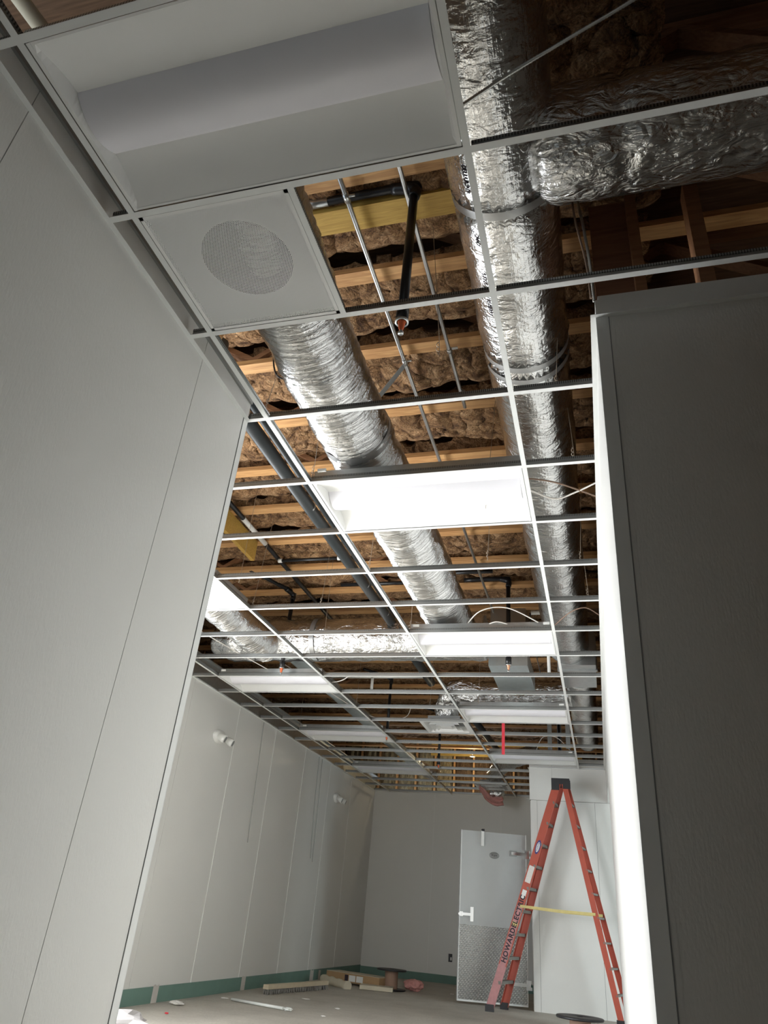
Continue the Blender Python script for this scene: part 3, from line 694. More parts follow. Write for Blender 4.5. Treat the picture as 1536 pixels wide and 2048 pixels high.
for (x, j, lab) in ((0.0, 4, 'unlit white light panel between the two foil ducts, second from the camera'), (0.0, 8, 'unlit white light panel in front of the square metal duct, third from the camera'),
                    (0.0, 12, 'unlit white light panel above the red hanging strip'), (0.0, 16, 'unlit white light panel right above the orange ladder'),
                    (-4 * G, 6, 'bright white light panel cut off by the near left wall edge'), (-4 * G, 10, 'unlit white light panel in the left bay below the long foil cross duct'),
                    (-4 * G, 14, 'unlit white light panel over the spiral duct, middle of the left row'), (-4 * G, 18, 'farthest unlit white light panel of the left row')):
    dup(T0, (x + 0.015, (j + 0.5) * G, H), lab)

# ------------------------------------------------------------------ perforated return grille
g = thing('return_grille', 'square white perforated ceiling grille with a dark round opening behind it', 'vent', (G / 2, 1.5 * G, H))
a = G / 2 - 0.014
pf = put('perforated_face', MB().quad((-a + .012, -a + .012, 0.004), (a - .012, -a + .012, 0.004), (a - .012, a - .012, 0.004), (-a + .012, a - .012, 0.004)), MPERF, g, True)
fr = MB().box(-a, a, -a, -a + 0.014, 0.001, 0.006).box(-a, a, a - 0.014, a, 0.001, 0.006).box(-a, -a + 0.014, -a, a, 0.001, 0.006).box(a - 0.014, a, -a, a, 0.001, 0.006)
put('frame', fr, MFIX, g, True)
m = MB(); n = 64; R1 = 0.178
for i in range(n):
    t0, t1 = 2 * math.pi * i / n, 2 * math.pi * (i + 1) / n
    def sq(t):
        c, s = math.cos(t), math.sin(t); k = a / max(abs(c), abs(s)); return (k * c, k * s, 0.040)
    p0, p1 = sq(t0), sq(t1)
    m.quad((R1 * math.cos(t0), R1 * math.sin(t0), 0.05), (R1 * math.cos(t1), R1 * math.sin(t1), 0.05), p1, p0)
m.box(-a, -a + 0.002, -a, a, 0.005, 0.041).box(a - 0.002, a, -a, a, 0.005, 0.041).box(-a, a, -a, -a + 0.002, 0.005, 0.041).box(-a, a, a - 0.002, a, 0.005, 0.041)
put('back_pan', m, MFIX, g, True)
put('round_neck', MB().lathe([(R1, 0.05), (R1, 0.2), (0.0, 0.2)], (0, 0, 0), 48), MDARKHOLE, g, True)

# ------------------------------------------------------------------ square diffusers
def make_diffuser(label, loc):
    d = thing('square_diffuser', label, 'vent', loc, 'square ceiling diffusers'); a = G / 2 - 0.014
    def ring(r0, z0, r1, z1, m):
        for (sx, sy, ex, ey) in ((-1, -1, 1, -1), (1, -1, 1, 1), (1, 1, -1, 1), (-1, 1, -1, -1)):
            m.quad((sx * r0, sy * r0, z0), (ex * r0, ey * r0, z0), (ex * r1, ey * r1, z1), (sx * r1, sy * r1, z1))
    m = MB(); ring(a, 0.002, a * 0.86, 0.003, m); ring(a * 0.86, 0.003, a * 0.70, 0.07, m); put('outer_cone', m, MFIX, d, True)
    for i, (r0, z0) in enumerate(((0.66, -0.004), (0.44, -0.006))):
        m = MB(); ring(a * r0, z0, a * (r0 - 0.14), z0 + 0.05, m); ring(a * r0, z0, a * (r0 - 0.02), z0 + 0.002, m); put('louvre_ring', m, MFIX, d, True)
    put('centre_plate', MB().box(-a * 0.24, a * 0.24, -a * 0.24, a * 0.24, 0.0, 0.004), MFIX, d, True)
    put('throat', MB().box(-a * 0.7, a * 0.7, -a * 0.7, a * 0.7, 0.07, 0.1), MGREY, d, True)
    return d
D0 = make_diffuser('square white air diffuser under a small foil elbow, right of the spiral duct', (-G / 2, 13.5 * G, H))
dup(D0, (-G / 2, 20.6 * G, H), 'farthest square diffuser with pink insulation hanging below it')

# ================================================================== ROOF FRAMING
JZ = H + 0.90
tr = thing('roof_truss', 'x', 'truss', (0, 0, JZ), 'wooden roof trusses')
put('bottom_chord', MB().box(-3.9, 4.6, -0.0445, 0.0445, 0, 0.038), MSTUD, tr, True)
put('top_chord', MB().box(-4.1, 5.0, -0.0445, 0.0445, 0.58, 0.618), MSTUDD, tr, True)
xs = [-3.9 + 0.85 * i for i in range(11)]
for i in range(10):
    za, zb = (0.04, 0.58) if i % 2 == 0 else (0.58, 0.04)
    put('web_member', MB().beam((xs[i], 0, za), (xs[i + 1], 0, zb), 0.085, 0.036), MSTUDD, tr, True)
YK = [1.215 + 0.595 * k for k in range(-6, 22)]
first = True
for k, y in enumerate(YK):
    lab = 'orange wooden roof truss chord, %s from the front of the room' % ORD[k]
    if first: tr.location = (0, y, JZ); tr['label'] = lab; first = False
    else: dup(tr, (0, y, JZ), lab)
# insulation batts between the trusses
def batt(y0, y1, x0, x1, seed, step):
    nx = int((x1 - x0) / step); ny = max(8, int((y1 - y0) / step)); P = []
    for j in range(ny + 1):
        row = []
        for i in range(nx + 1):
            x = x0 + (x1 - x0) * i / nx; t = j / ny; y = y0 + (y1 - y0) * t
            q = Vector((x * 2.3, y * 2.3, seed * 5.3))
            edge = (1 - min(1, t / 0.12)) ** 2 * 0.05 + (max(0, (t - 0.80) / 0.2)) ** 1.5 * (0.16 + 0.1 * noise.noise(Vector((x * 3, seed, 0))))
            z = JZ + 0.150 + 0.045 * noise.fractal(q, 0.8, 2.1, 4) - 0.035 * abs(noise.noise(q * 2.9)) + 0.03 * noise.noise(q * 7) + edge
            yy = y + 0.03 * noise.noise(q * 1.7 + Vector((9, 0, 0)))
            row.append((x, yy, z))
        P.append(row)
    m = MB().grid(P)
    return m
for k in range(5, len(YK) - 1):
    y0, y1 = YK[k] + 0.055, YK[k + 1] - 0.10 - 0.03 * (k % 3)
    st = 0.022 if 5 <= k <= 12 else 0.045
    m = batt(y0, y1, -3.78, 1.9, k, st)
    o = put('insulation_batt', m, MINS)
    tag(o, 'fluffy brown insulation between the %s and %s trusses from the front' % (ORD[k], ORD[k + 1]), 'insulation', 'brown insulation batts between the trusses')
    md = o.modifiers.new('thick', 'SOLIDIFY'); md.thickness = 0.10; md.offset = -1
# laminated beam
o = put('laminated_beam', MB().box(-1.6, 1.62, 1.372, 1.505, JZ - 0.0, JZ + 0.28), MLVL); tag(o, 'yellow laminated wooden beam crossing above the nearest opening', 'beam')
# wooden braces at the near left wall top
for (p, q, lab) in (((-0.22, 1.50, H + 0.16), (0.06, 1.36, H + 0.95), 'reddish wooden brace rising from the near left wall, right one'), ((-0.30, 1.42, H + 0.16), (-0.06, 1.16, H + 0.95), 'reddish wooden brace rising from the near left wall, left one')):
    o = put('wood_brace', MB().beam(p, q, 0.038, 0.085, (0, 1, 0)), MSTUD); tag(o, lab, 'brace', 'wooden braces at the near left wall')
# yellow backer boards left of the drain pipes
o = put('backer_board', MB().box(-1.56, -1.52, 3.05, 4.75, JZ - 0.20, JZ), MLVL); tag(o, 'yellow wooden board on edge beside the thin black sprinkler main', 'board')
# framing above the dark wall at right
for (x, y, wd, lab) in ((1.80, 1.60, 0.045, 'nearer the plywood'), (2.06, 1.60, 0.06, 'farther right'), (2.75, 1.60, 0.05, 'at the right picture edge')):
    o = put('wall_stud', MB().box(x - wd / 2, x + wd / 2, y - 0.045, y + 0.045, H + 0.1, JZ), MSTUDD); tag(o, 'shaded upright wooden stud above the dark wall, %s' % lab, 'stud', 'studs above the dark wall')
o = put('plywood_sheet', MB().box(1.615, 1.79, 1.60, 1.612, H + 0.1, JZ), MPLY); tag(o, 'reddish plywood strip above the corner of the dark wall', 'plywood')
o = put('grey_pipe', MB().tube([(1.45, 0.87 + .02, H + 0.80 - 0.62 + 0.1), (4.5, 0.91, H + 0.28)], 0.012, 12), MGREY); bpy.data.objects.remove(o)
o = put('rigid_conduit', MB().tube([(1.40, 1.50, H + 0.84), (4.8, 1.50, H + 0.84)], 0.017, 12), MGREY); tag(o, 'grey conduit crossing in front of the studs above the dark wall', 'conduit')
put('coupling', MB().tube([(1.93, 1.50, H + 0.84), (1.97, 1.50, H + 0.84)], 0.021, 12), MGALV, o)

# plenum wall insulation, left side and far end: separate batts between studs
def wall_batt(p0, p1, z0, z1, depth, seed):
    p0 = Vector(p0); p1 = Vector(p1); d = (p1 - p0); nrm = Vector((-d.y, d.x, 0)).normalized(); P = []; nx = 12; nz = 16
    for j in range(nz + 1):
        row = []
        for i in range(nx + 1):
            t = i / nx; p = p0.lerp(p1, t); z = z0 + (z1 - z0) * j / nz
            b = depth * math.sin(math.pi * t) ** 0.4 + 0.03 * noise.fractal(Vector((p.x * 6, p.y * 6, z * 2 + seed)), 0.8, 2, 3) + 0.02 * math.sin(t * 19 + seed)
            row.append(p - nrm * b + Vector((0, 0, z)))
        P.append(row)
    return MB().grid(P)
k = 0; y = 5.6
while y < 14.6:
    o = put('wall_batt', wall_batt((-3.9, y, 0), (-3.9, y + 0.38, 0), H + 0.0, H + 1.5, 0.10, k), MINSW)
    tag(o, 'dark brown upright insulation above the left wall, %s from the front' % ORD[k], 'insulation', 'upright insulation above the left wall')
    o = put('wall_stud', MB().box(-3.93, -3.84, y + 0.385, y + 0.42, H + 0.0, H + 1.5), MSTUDD); tag(o, 'wooden stud above the left wall, %s from the front' % ORD[k], 'stud', 'studs above the left wall')
    y += 0.41; k += 1
k = 0; x = -3.85
while x < 1.8:
    o = put('wall_batt', wall_batt((x, 14.75, 0), (x + 0.38, 14.75, 0), H - 0.1, H + 1.5, 0.10, k + 50), MINSY if k < 6 else MINSW)
    tag(o, 'upright insulation on the far end wall above the ceiling, %s from the left' % ORD[k], 'insulation', 'upright insulation on the far end wall')
    o = put('wall_stud', MB().box(x + 0.385, x + 0.42, 14.64, 14.73, H - 0.1, H + 1.5), MSTUD); tag(o, 'wooden stud on the far end wall above the ceiling, %s from the left' % ORD[k], 'stud', 'studs on the far end wall')
    x += 0.41; k += 1
for i, (z, yy) in enumerate(((H + 0.40, 14.585), (H + 0.66, 14.585), (H + 0.93, 14.585), (H + 1.15, 14.585))):
    o = put('blocking_board', MB().box(-1.9, 1.2, yy, yy + 0.06, z, z + 0.045), MLVL); tag(o, 'yellow lamp-lit wooden blocking at the far end, %s from below' % ORD[i], 'board', 'yellow blocking boards at the far end')
wl = thing('work_lamp', 'small hanging work lamp glowing yellow above the far ceiling', 'lamp', (-0.9, 13.9, H + 0.75))
put('cage', MB().lathe([(0.02, 0.06), (0.05, 0.04), (0.055, 0.035)], (0, 0, 0), 12), MCAP, wl, True)
put('cord', MB().tube([(0, 0, 0.06), (0, 0, 0.8)], 0.004, 6), MCAP, wl, True)

# ================================================================== DUCTS
def strap_mesh(c, axis_pts, rad, w):
    a, b = Vector(c), Vector(c) + Vector(axis_pts).normalized() * w
    pts = [a, a.lerp(b, .5), b]
    m = MB().tube(pts, [rad, rad + 0.001, rad], 56, False); return m
# main right duct, running straight away
RX, RZ = 1.275, H + 0.50
rd = thing('foil_duct', 'large straight foil-wrapped round duct running away on the right', 'duct', (RX, -2.9, RZ - 0.22))
put_mesh('wrap', duct_mesh('wrap', [(RX, -2.9, RZ), (RX, 6.52, RZ - 0.03)], 0.212, MWRAP, 0.025, 72, 0.007, 5, 1, pinch=((3.99, 0.04, 0.012, 0.022), (4.90, 0.04, 0.012, 0.020), (4.99, 0.03, 0.010, 0.018), (6.5, 0.03, 0.004, 0.012), (8.2, 0.03, 0.006, 0.01))), rd)
for y in (1.07, 1.98, 2.07):
    put('strap', strap_mesh((RX, y, RZ - 0.03 * (y + 2.9) / 9.42), (0, 1, 0), 0.2125, 0.036), MTAPE, rd)
# printed lettering on the duct wrap
def on_duct(y, deg):
    t = math.radians(deg); p = Vector((RX + 0.2175 * math.sin(t), y, RZ - 0.03 * (y + 2.9) / 9.42 - 0.2175 * math.cos(t)))
    out = Vector((math.sin(t), 0, -math.cos(t))); xa = Vector((0, 1, 0)); ya = out.cross(xa)
    return Matrix(((xa.x, ya.x, out.x, p.x), (xa.y, ya.y, out.y, p.y), (xa.z, ya.z, out.z, p.z), (0, 0, 0, 1)))
text_part('printed_text', 'CELLULAIR', 0.026, MINK, on_duct(0.86, -34), rd, 0.0012, 'small black printed letters on the foil')
text_part('printed_text', '2447', 0.028, MINK, on_duct(1.18, -34), rd, 0.0012)
text_part('printed_text', '57725 JOBSITE 02895', 0.028, MINK, on_duct(1.38, -34), rd, 0.0012)
# branch duct to the right
bz = H + 0.46
bd_ = thing('foil_duct', 'dim foil-wrapped branch duct leaving the large duct toward the upper right', 'duct', (3.0, 0.97, bz - 0.21))
put_mesh('wrap', duct_mesh('wrap', [(1.42, 0.97, bz), (4.9, 0.97, bz)], lambda s_: 0.205 if s_ > 0.05 else 0.175 + 0.6 * s_, MLOOSE, 0.02, 64, 0.012, 6, 4, pinch=((0.30, 0.03, 0.012, 0.02),)), bd_)
# left flex duct
LX, LZ = 0.24, H + 0.345
ld = thing('foil_flex_duct', 'long foil flex duct between the perforated grille and the far cross duct', 'duct', (LX, 1.0, LZ - 0.22))
path = smoothpath([(LX + 0.16, 0.25, LZ + 0.10), (LX + 0.10, 0.7, LZ + 0.02), (LX + 0.04, 1.2, LZ), (LX, 1.9, LZ), (LX, 3.0, LZ), (LX + 0.01, 4.2, LZ), (LX, 5.3, LZ), (LX, 5.82, LZ + 0.01)], 6)
put_mesh('sleeve', duct_mesh('sleeve', path, lambda s_: 0.165 + 0.05 * min(1, s_ / 1.2), MFLEX, 0.022, 72, 0.010, 6, 2, ridges=0.006, pinch=((2.62, 0.035, 0.006, 0.008), (3.3, 0.02, 0.003, 0.008))), ld)
put('tape_band', strap_mesh((LX, 2.42, LZ), (0.0, 1, 0), 0.214, 0.07), MTAPE, ld)
# transverse duct
TY, TZ = 6.05, H + 0.38
td = thing('foil_duct', 'bright foil-wrapped duct crossing the room with a crumpled left end', 'duct', (-1, TY, TZ - 0.23))
put_mesh('wrap', duct_mesh('wrap', [(-2.5, TY, TZ), (0.5, TY, TZ)], lambda s_: 0.225 if s_ > 0.25 else 0.15 + 0.3 * s_, MLOOSE, 0.025, 64, 0.012, 6, 3, pinch=((0.5, 0.04, 0.012, 0.02), (1.15, 0.03, 0.008, 0.012))), td)
put('tape_band', strap_mesh((-1.32, TY, TZ), (1, 0, 0), 0.228, 0.05), MTAPE, td)
# small flex at far left
sd = thing('foil_flex_duct', 'short foil flex duct dropping into the crumpled end of the cross duct at left', 'duct', (-1.88, 4.9, H + 0.1))
put_mesh('sleeve', duct_mesh('sleeve', smoothpath([(-1.93, 3.8, H + 0.34), (-1.89, 4.6, H + 0.32), (-1.86, 5.3, H + 0.28), (-1.83, 5.95, H + 0.27)], 6), 0.165, MFLEX, 0.022, 56, 0.012, 7, 5, ridges=0.005), sd)
# spiral duct
sp = thing('spiral_duct', 'thin bare spiral metal duct running to the far end on the left', 'duct', (-1.78, 9, H + 0.3))
put_mesh('pipe', duct_mesh('pipe', [(-1.78, 6.2, H + 0.4), (-1.78, 12.4, H + 0.4)], 0.095, MSPIRAL, 0.02, 28, 0.001, 4, 6, ridges=0.0045), sp)
put_mesh('end_elbow', duct_mesh('end_elbow', smoothpath([(-1.78, 12.35, H + 0.4), (-1.75, 12.65, H + 0.38), (-1.6, 12.8, H + 0.3), (-1.35, 12.85, H + 0.2)], 5), 0.11, MLOOSE, 0.03, 28, 0.015, 8, 7), sp)
# rectangular drop and transition boxes
vb = thing('sheet_metal_duct', 'square upright sheet metal duct rising behind the third light panel', 'duct', (0.65, 6.75, H + 0.25))
put('casing', MB().box(0.47, 0.845, 6.55, 6.95, H + 0.45, JZ + 0.06), MDUCTBRN, vb)
put('lower_collar', MB().box(0.455, 0.86, 6.53, 7.45, H + 0.25, H + 0.43).box(0.45, 0.865, 6.52, 6.56, H + 0.43, H + 0.46), MSPIRAL, vb)
rb = thing('sheet_metal_duct', 'square metal transition box at the end of the large right duct', 'duct', (1.36, 6.9, H + 0.25))
put('casing', MB().box(1.17, 1.54, 6.52, 7.30, H + 0.25, H + 0.62), MGALV, rb)
put('flange', MB().box(1.155, 1.555, 6.66, 6.69, H + 0.235, H + 0.63), MGALV, rb)
# round duct beyond the transition
r2 = thing('foil_duct', 'narrower foil duct beyond the metal transition box beside the right wall', 'duct', (1.38, 8.6, H + 0.2))
put_mesh('wrap', duct_mesh('wrap', [(1.36, 7.3, H + 0.40), (1.37, 10.5, H + 0.40)], 0.165, MFLEX, 0.03, 48, 0.010, 7, 8, ridges=0.003), r2)
# second transverse duct with elbow to the diffuser
t2 = thing('foil_duct', 'crumpled foil duct curving left from the boxes to the square diffuser', 'duct', (0.4, 8, H + 0.2))
put_mesh('wrap', duct_mesh('wrap', smoothpath([(1.25, 8.0, H + 0.36), (0.7, 8.02, H + 0.34), (0.2, 8.0, H + 0.36), (-0.12, 8.0, H + 0.40), (-0.28, 8.12, H + 0.30), (-0.305, 8.22, H + 0.11)], 6), lambda s_: 0.17 - 0.02 * min(1, s_), MLOOSE, 0.022, 48, 0.018, 7, 9, pinch=((0.55, 0.03, 0.01, 0.02),)), t2)
# far foil flex near the far cooler and drop at far diffuser
ff = thing('foil_flex_duct', 'far foil flex duct just left of the bulkhead above the ladder', 'duct', (0.3, 12, H + 0.1))
put_mesh('sleeve', duct_mesh('sleeve', smoothpath([(0.55, 11.0, H + 0.30), (0.3, 11.3, H + 0.28), (-0.1, 12.0, H + 0.26), (-0.3, 12.5, H + 0.12)], 6), 0.13, MLOOSE, 0.03, 36, 0.015, 8, 11, ridges=0.006), ff)
pk = thing('hanging_insulation', 'torn pink insulation and foil hanging under the farthest square diffuser', 'insulation', (-0.3, 12.7, H - 0.2))
P = []
for i in range(13):
    row = []
    for j in range(9):
        t = i / 12; s_ = j / 8 - 0.5; row.append((-0.56 + 0.42 * t, 12.62 + 0.12 * noise.noise(Vector((t * 3, s_ * 4, 1))) + s_ * 0.16, H - 0.005 - 0.21 * math.sin(t * math.pi * 0.62) - 0.08 * s_))
    P.append(row)
o = put('pink_batt', MB().grid(P), MPINK, pk)
o.modifiers.new('t', 'SOLIDIFY').thickness = 0.03
put_mesh('foil_scrap', duct_mesh('foil_scrap', smoothpath([(-0.38, 12.66, H - 0.06), (-0.25, 12.68, H - 0.09), (-0.12, 12.68, H - 0.045)], 4), lambda s_: 0.03 + 0.04 * math.sin(min(1, s_ / 0.27) * math.pi), MLOOSE, 0.02, 20, 0.02, 18, 12), pk)

# ================================================================== PIPES AND CONDUITS
def tubething(name, label, cat, pts, r_, mat, n=12, group=None):
    o = put(name, MB().tube(pts, r_, n), mat); return tag(o, label, cat, group)
c1 = tubething('steel_conduit', 'straight steel conduit under the joists left of the black elbow pipe', 'conduit', [(0.50, -1.5, H + 0.86), (0.50, 6.9, H + 0.86)], 0.0125, MEMT)
for y in (1.26, 2.44, 4.22): put('coupling', MB().tube([(0.50, y, H + 0.86), (0.50, y + 0.05, H + 0.86)], 0.016, 12).tube([(0.50, y + .02, H + 0.86), (0.545, y + .02, H + 0.86)], 0.007, 8), MEMT, c1)
pts = [(0.79, -1.5, H + 0.86), (0.79, 2.62, H + 0.86), (0.80, 2.78, H + 0.86), (0.86, 2.86, H + 0.86), (0.97, 2.86, H + 0.86), (1.12, 2.80, H + 0.87)]
c2 = tubething('steel_conduit', 'steel conduit right of the black elbow pipe, bending right at its far end', 'conduit', smoothpath(pts, 6), 0.0115, MEMT)
for y in (0.62, 2.40): put('strap_clip', MB().tube([(0.79, y, H + 0.86), (0.79, y + 0.03, H + 0.86)], 0.016, 12).box(0.79, 0.84, y + 0.005, y + 0.025, H + 0.872, H + 0.878), MEMT, c2)
o = put('metal_strap', MB().beam((0.20, 2.64, H + 0.60), (0.50, 2.50, H + 0.88), 0.03, 0.004), MGREY); tag(o, 'grey perforated metal strap slanting up between the flex duct and a joist', 'strap')
# sprinkler drops
def sprinkler(label, x, y, ztop, r_, zbot, arm, headmat=MSPR):
    s_ = thing('sprinkler_drop', label, 'sprinkler pipe', (x, y, zbot), 'black sprinkler drops')
    put('drop_pipe', MB().tube([(x, y, zbot + 0.07), (x, y, ztop)], r_, 14), MBLACK, s_)
    pts = smoothpath([(x, y, ztop - 0.03), (x, y, ztop + 0.01), (x - arm[0] * 0.05, y - arm[1] * 0.05, ztop + 0.03), (x - arm[0], y - arm[1], ztop + 0.03)], 4)
    put('arm_pipe', MB().tube(pts, r_, 12), MBLACK, s_)
    put('elbow', MB().tube(smoothpath([(x, y, ztop - 0.06), (x, y, ztop), (x - arm[0] * 0.18, y - arm[1] * 0.18, ztop + 0.03)], 4), r_ * 1.3, 12), MBLACK, s_)
    put('reducer', MB().lathe([(0, 0.07), (r_ * 1.25, 0.07), (r_ * 1.3, 0.14), (r_, 0.145)], (x, y, zbot), 16), MBLACK, s_)
    h = put('head', MB().lathe([(0.0, 0.02), (0.008, 0.02), (0.012, 0.035), (0.016, 0.06), (0.02, 0.07), (0, 0.075)], (x, y, zbot), 14), headmat, s_)
    put('escutcheon', MB().lathe([(0.0, 0.0), (0.012, 0.0), (0.012, 0.006), (0.006, 0.02)], (x, y, zbot), 14), MGALV, s_)
    put('collar', MB().lathe([(0.022, 0.062), (0.029, 0.062), (0.029, 0.072), (0.02, 0.074)], (x, y, zbot), 20), MGALV, s_)
    return s_
s0 = sprinkler('thick black elbow pipe with an orange sprinkler head hanging in the nearest opening', 0.822, 1.335, H + 0.90, 0.021, H - 0.03, (0.62, 0.0))
put('galvanised_tip', MB().tube([(0.20, 1.335, H + 0.93), (0.38, 1.335, H + 0.93)], 0.024, 14), MGALV, s0)
sprinkler('black sprinkler drop in front of the crumpled left end of the cross duct', -1.634, 5.97, H + 0.88, 0.022, H - 0.02, (0.25, 0.6))
sprinkler('black sprinkler drop with orange head in front of the square upright metal duct', 0.738, 5.893, H + 0.92, 0.022, H - 0.02, (0.45, 0.0), MBRASS)
sprinkler('thin black sprinkler drop beside the far end of the spiral duct', -1.30, 9.0, H + 0.85, 0.02, H - 0.02, (0.3, 0.4))
sprinkler('black sprinkler drop left of the square diffuser in the far yellow-lit area', -0.95, 10.9, H + 0.85, 0.02, H - 0.02, (0.3, 0.4))
sprinkler('small sprinkler drop with red head above the last light panel by the ladder', 0.98, 10.1, H + 0.7, 0.018, H + 0.02, (0.2, 0.2), MRED)
# black drain pipes
d1 = tubething('drain_pipe', 'thick black drain pipe beside the long runner, the left of the pair', 'pipe', [(-0.45, 1.95, H + 0.45), (-0.45, 6.3, H + 0.50)], 0.046, MPVC, 24)
for y in (2.30, 3.46, 4.9, 5.6): put('silver_band', MB().tube([(-0.45, y, H + 0.454 + (y - 1.95) * 0.0115), (-0.45, y + 0.014, H + 0.454 + (y - 1.95) * 0.0115)], 0.0485, 24), MGALV, d1)
put('elbow_end', MB().tube(smoothpath([(-0.45, 2.02, H + 0.45), (-0.45, 1.93, H + 0.46), (-0.42, 1.88, H + 0.50), (-0.42, 1.87, H + 0.62)], 4), 0.052, 24), MPVC, d1)
d2 = tubething('drain_pipe', 'thinner dark pipe right of the thick black drain pipe', 'pipe', [(-0.47, 1.95, H + 0.62), (-0.47, 6.3, H + 0.66)], 0.030, MPVC, 18)
for y in (2.55, 3.8, 5.2): put('silver_band', MB().tube([(-0.47, y, H + 0.628 + (y - 1.5) * 0.0083), (-0.47, y + 0.012, H + 0.628 + (y - 1.5) * 0.0083)], 0.033, 18), MGALV, d2)
d3 = tubething('sprinkler_main', 'thin black sprinkler main running away left of the drain pipes', 'pipe', [(-1.44, 3.0, JZ - 0.022), (-1.44, 7.6, JZ - 0.022)], 0.022, MBLACK, 14)
put('white_tag', MB().tube([(-1.44, 4.25, JZ - 0.022), (-1.44, 4.75, JZ - 0.022)], 0.0235, 14), MWHITE, d3)
d4 = tubething('branch_pipe', 'short black branch pipe between the sprinkler main and the drain pipe', 'pipe', [(-1.42, 5.05, H + 0.84), (-0.62, 5.05, H + 0.84)], 0.016, MBLACK, 12)
put('white_coupling', MB().tube([(-0.80, 5.05, H + 0.84), (-0.72, 5.05, H + 0.84)], 0.021, 12), MWHITE, d4)
put('white_elbow', MB().tube([(-1.42, 5.05, H + 0.84), (-1.38, 5.05, H + 0.84)], 0.021, 12), MWHITE, d4)
tubething('branch_pipe', 'black branch pipe just before the bright cross duct', 'pipe', [(-1.0, 5.75, H + 0.88), (0.1, 5.75, H + 0.88)], 0.018, MBLACK, 12)
tubething('branch_pipe', 'black branch pipe leading to the square upright duct', 'pipe', [(0.12, 5.6, H + 0.90), (0.62, 5.6, H + 0.90)], 0.020, MBLACK, 12)
tubething('drain_pipe', 'dark pipe left of the far spiral duct', 'pipe', [(-0.55, 6.6, H + 0.62), (-0.55, 8.3, H + 0.6)], 0.055, MPVC, 20)
tubething('drain_pipe', 'dark pipe beyond the square diffuser', 'pipe', [(-0.3, 8.6, H + 0.55), (-0.1, 12.8, H + 0.5)], 0.05, MPVC, 20)
pv = tubething('white_pipe', 'white plastic pipe tee right of the square upright duct', 'pipe', [(0.93, 6.25, H + 0.72), (1.17, 6.25, H + 0.72)], 0.022, MWHITE, 14)
put('down_pipe', MB().tube([(1.09, 6.25, H + 0.72), (1.09, 6.30, H + 0.1)], 0.016, 12), MWHITE, pv)
o = tubething('white_pipe', 'white plastic pipe crossing beyond the bright cross duct', 'pipe', [(-1.9, 8.1, H + 0.62), (-0.55, 8.1, H + 0.62)], 0.025, MWHITE, 14)
put('down_pipe', MB().tube([(-1.30, 8.1, H + 0.62), (-1.30, 8.1, H + 0.45)], 0.02, 12), MWHITE, o)
for i, (x, y) in enumerate(((0.86, 9.9), (0.98, 10.2), (1.12, 9.7))):
    o = put('metal_post', MB().box(x - 0.03, x + 0.03, y - 0.02, y + 0.02, H + 0.1, JZ), MGREY); tag(o, 'grey upright metal post above the last light panel, %s from the left' % ORD[i], 'post', 'grey posts above the last light panel')
# armoured cable and other cables near the branch duct
def armoured(name, label, pts, r_, mat=MARMOR):
    P = resample(smoothpath(pts, 10), 0.0045)
    rr = [r_ * (1.0 + 0.16 * math.sin(i * math.pi * 0.9)) for i in range(len(P))]
    o = put(name, MB().tube(P, rr, 8), mat); return tag(o, label, 'cable')
armoured('armoured_cable', 'ribbed metal cable slanting across the top of the large duct to the upper right', [(1.20, 0.60, H + 0.235), (1.36, 0.54, H + 0.245), (1.55, 0.48, H + 0.26), (1.78, 0.405, H + 0.275), (2.05, 0.30, H + 0.32)], 0.0062)
armoured('armoured_cable', 'ribbed metal cable hanging beside the large duct toward the dark wall corner', [(1.53, 1.25, JZ + 0.01), (1.555, 1.30, H + 0.62), (1.575, 1.30, H + 0.40), (1.59, 1.31, H + 0.15), (1.595, 1.36, H + 0.03)], 0.0058)
tubething('hanging_cable', 'smooth brown cable hanging beside the large duct toward the dark wall corner', 'cable', smoothpath([(1.52, 1.22, JZ + 0.01), (1.535, 1.28, H + 0.62), (1.545, 1.28, H + 0.42), (1.575, 1.30, H + 0.18), (1.583, 1.33, H - 0.0 + .02)], 6), 0.0045, MCABLEB)
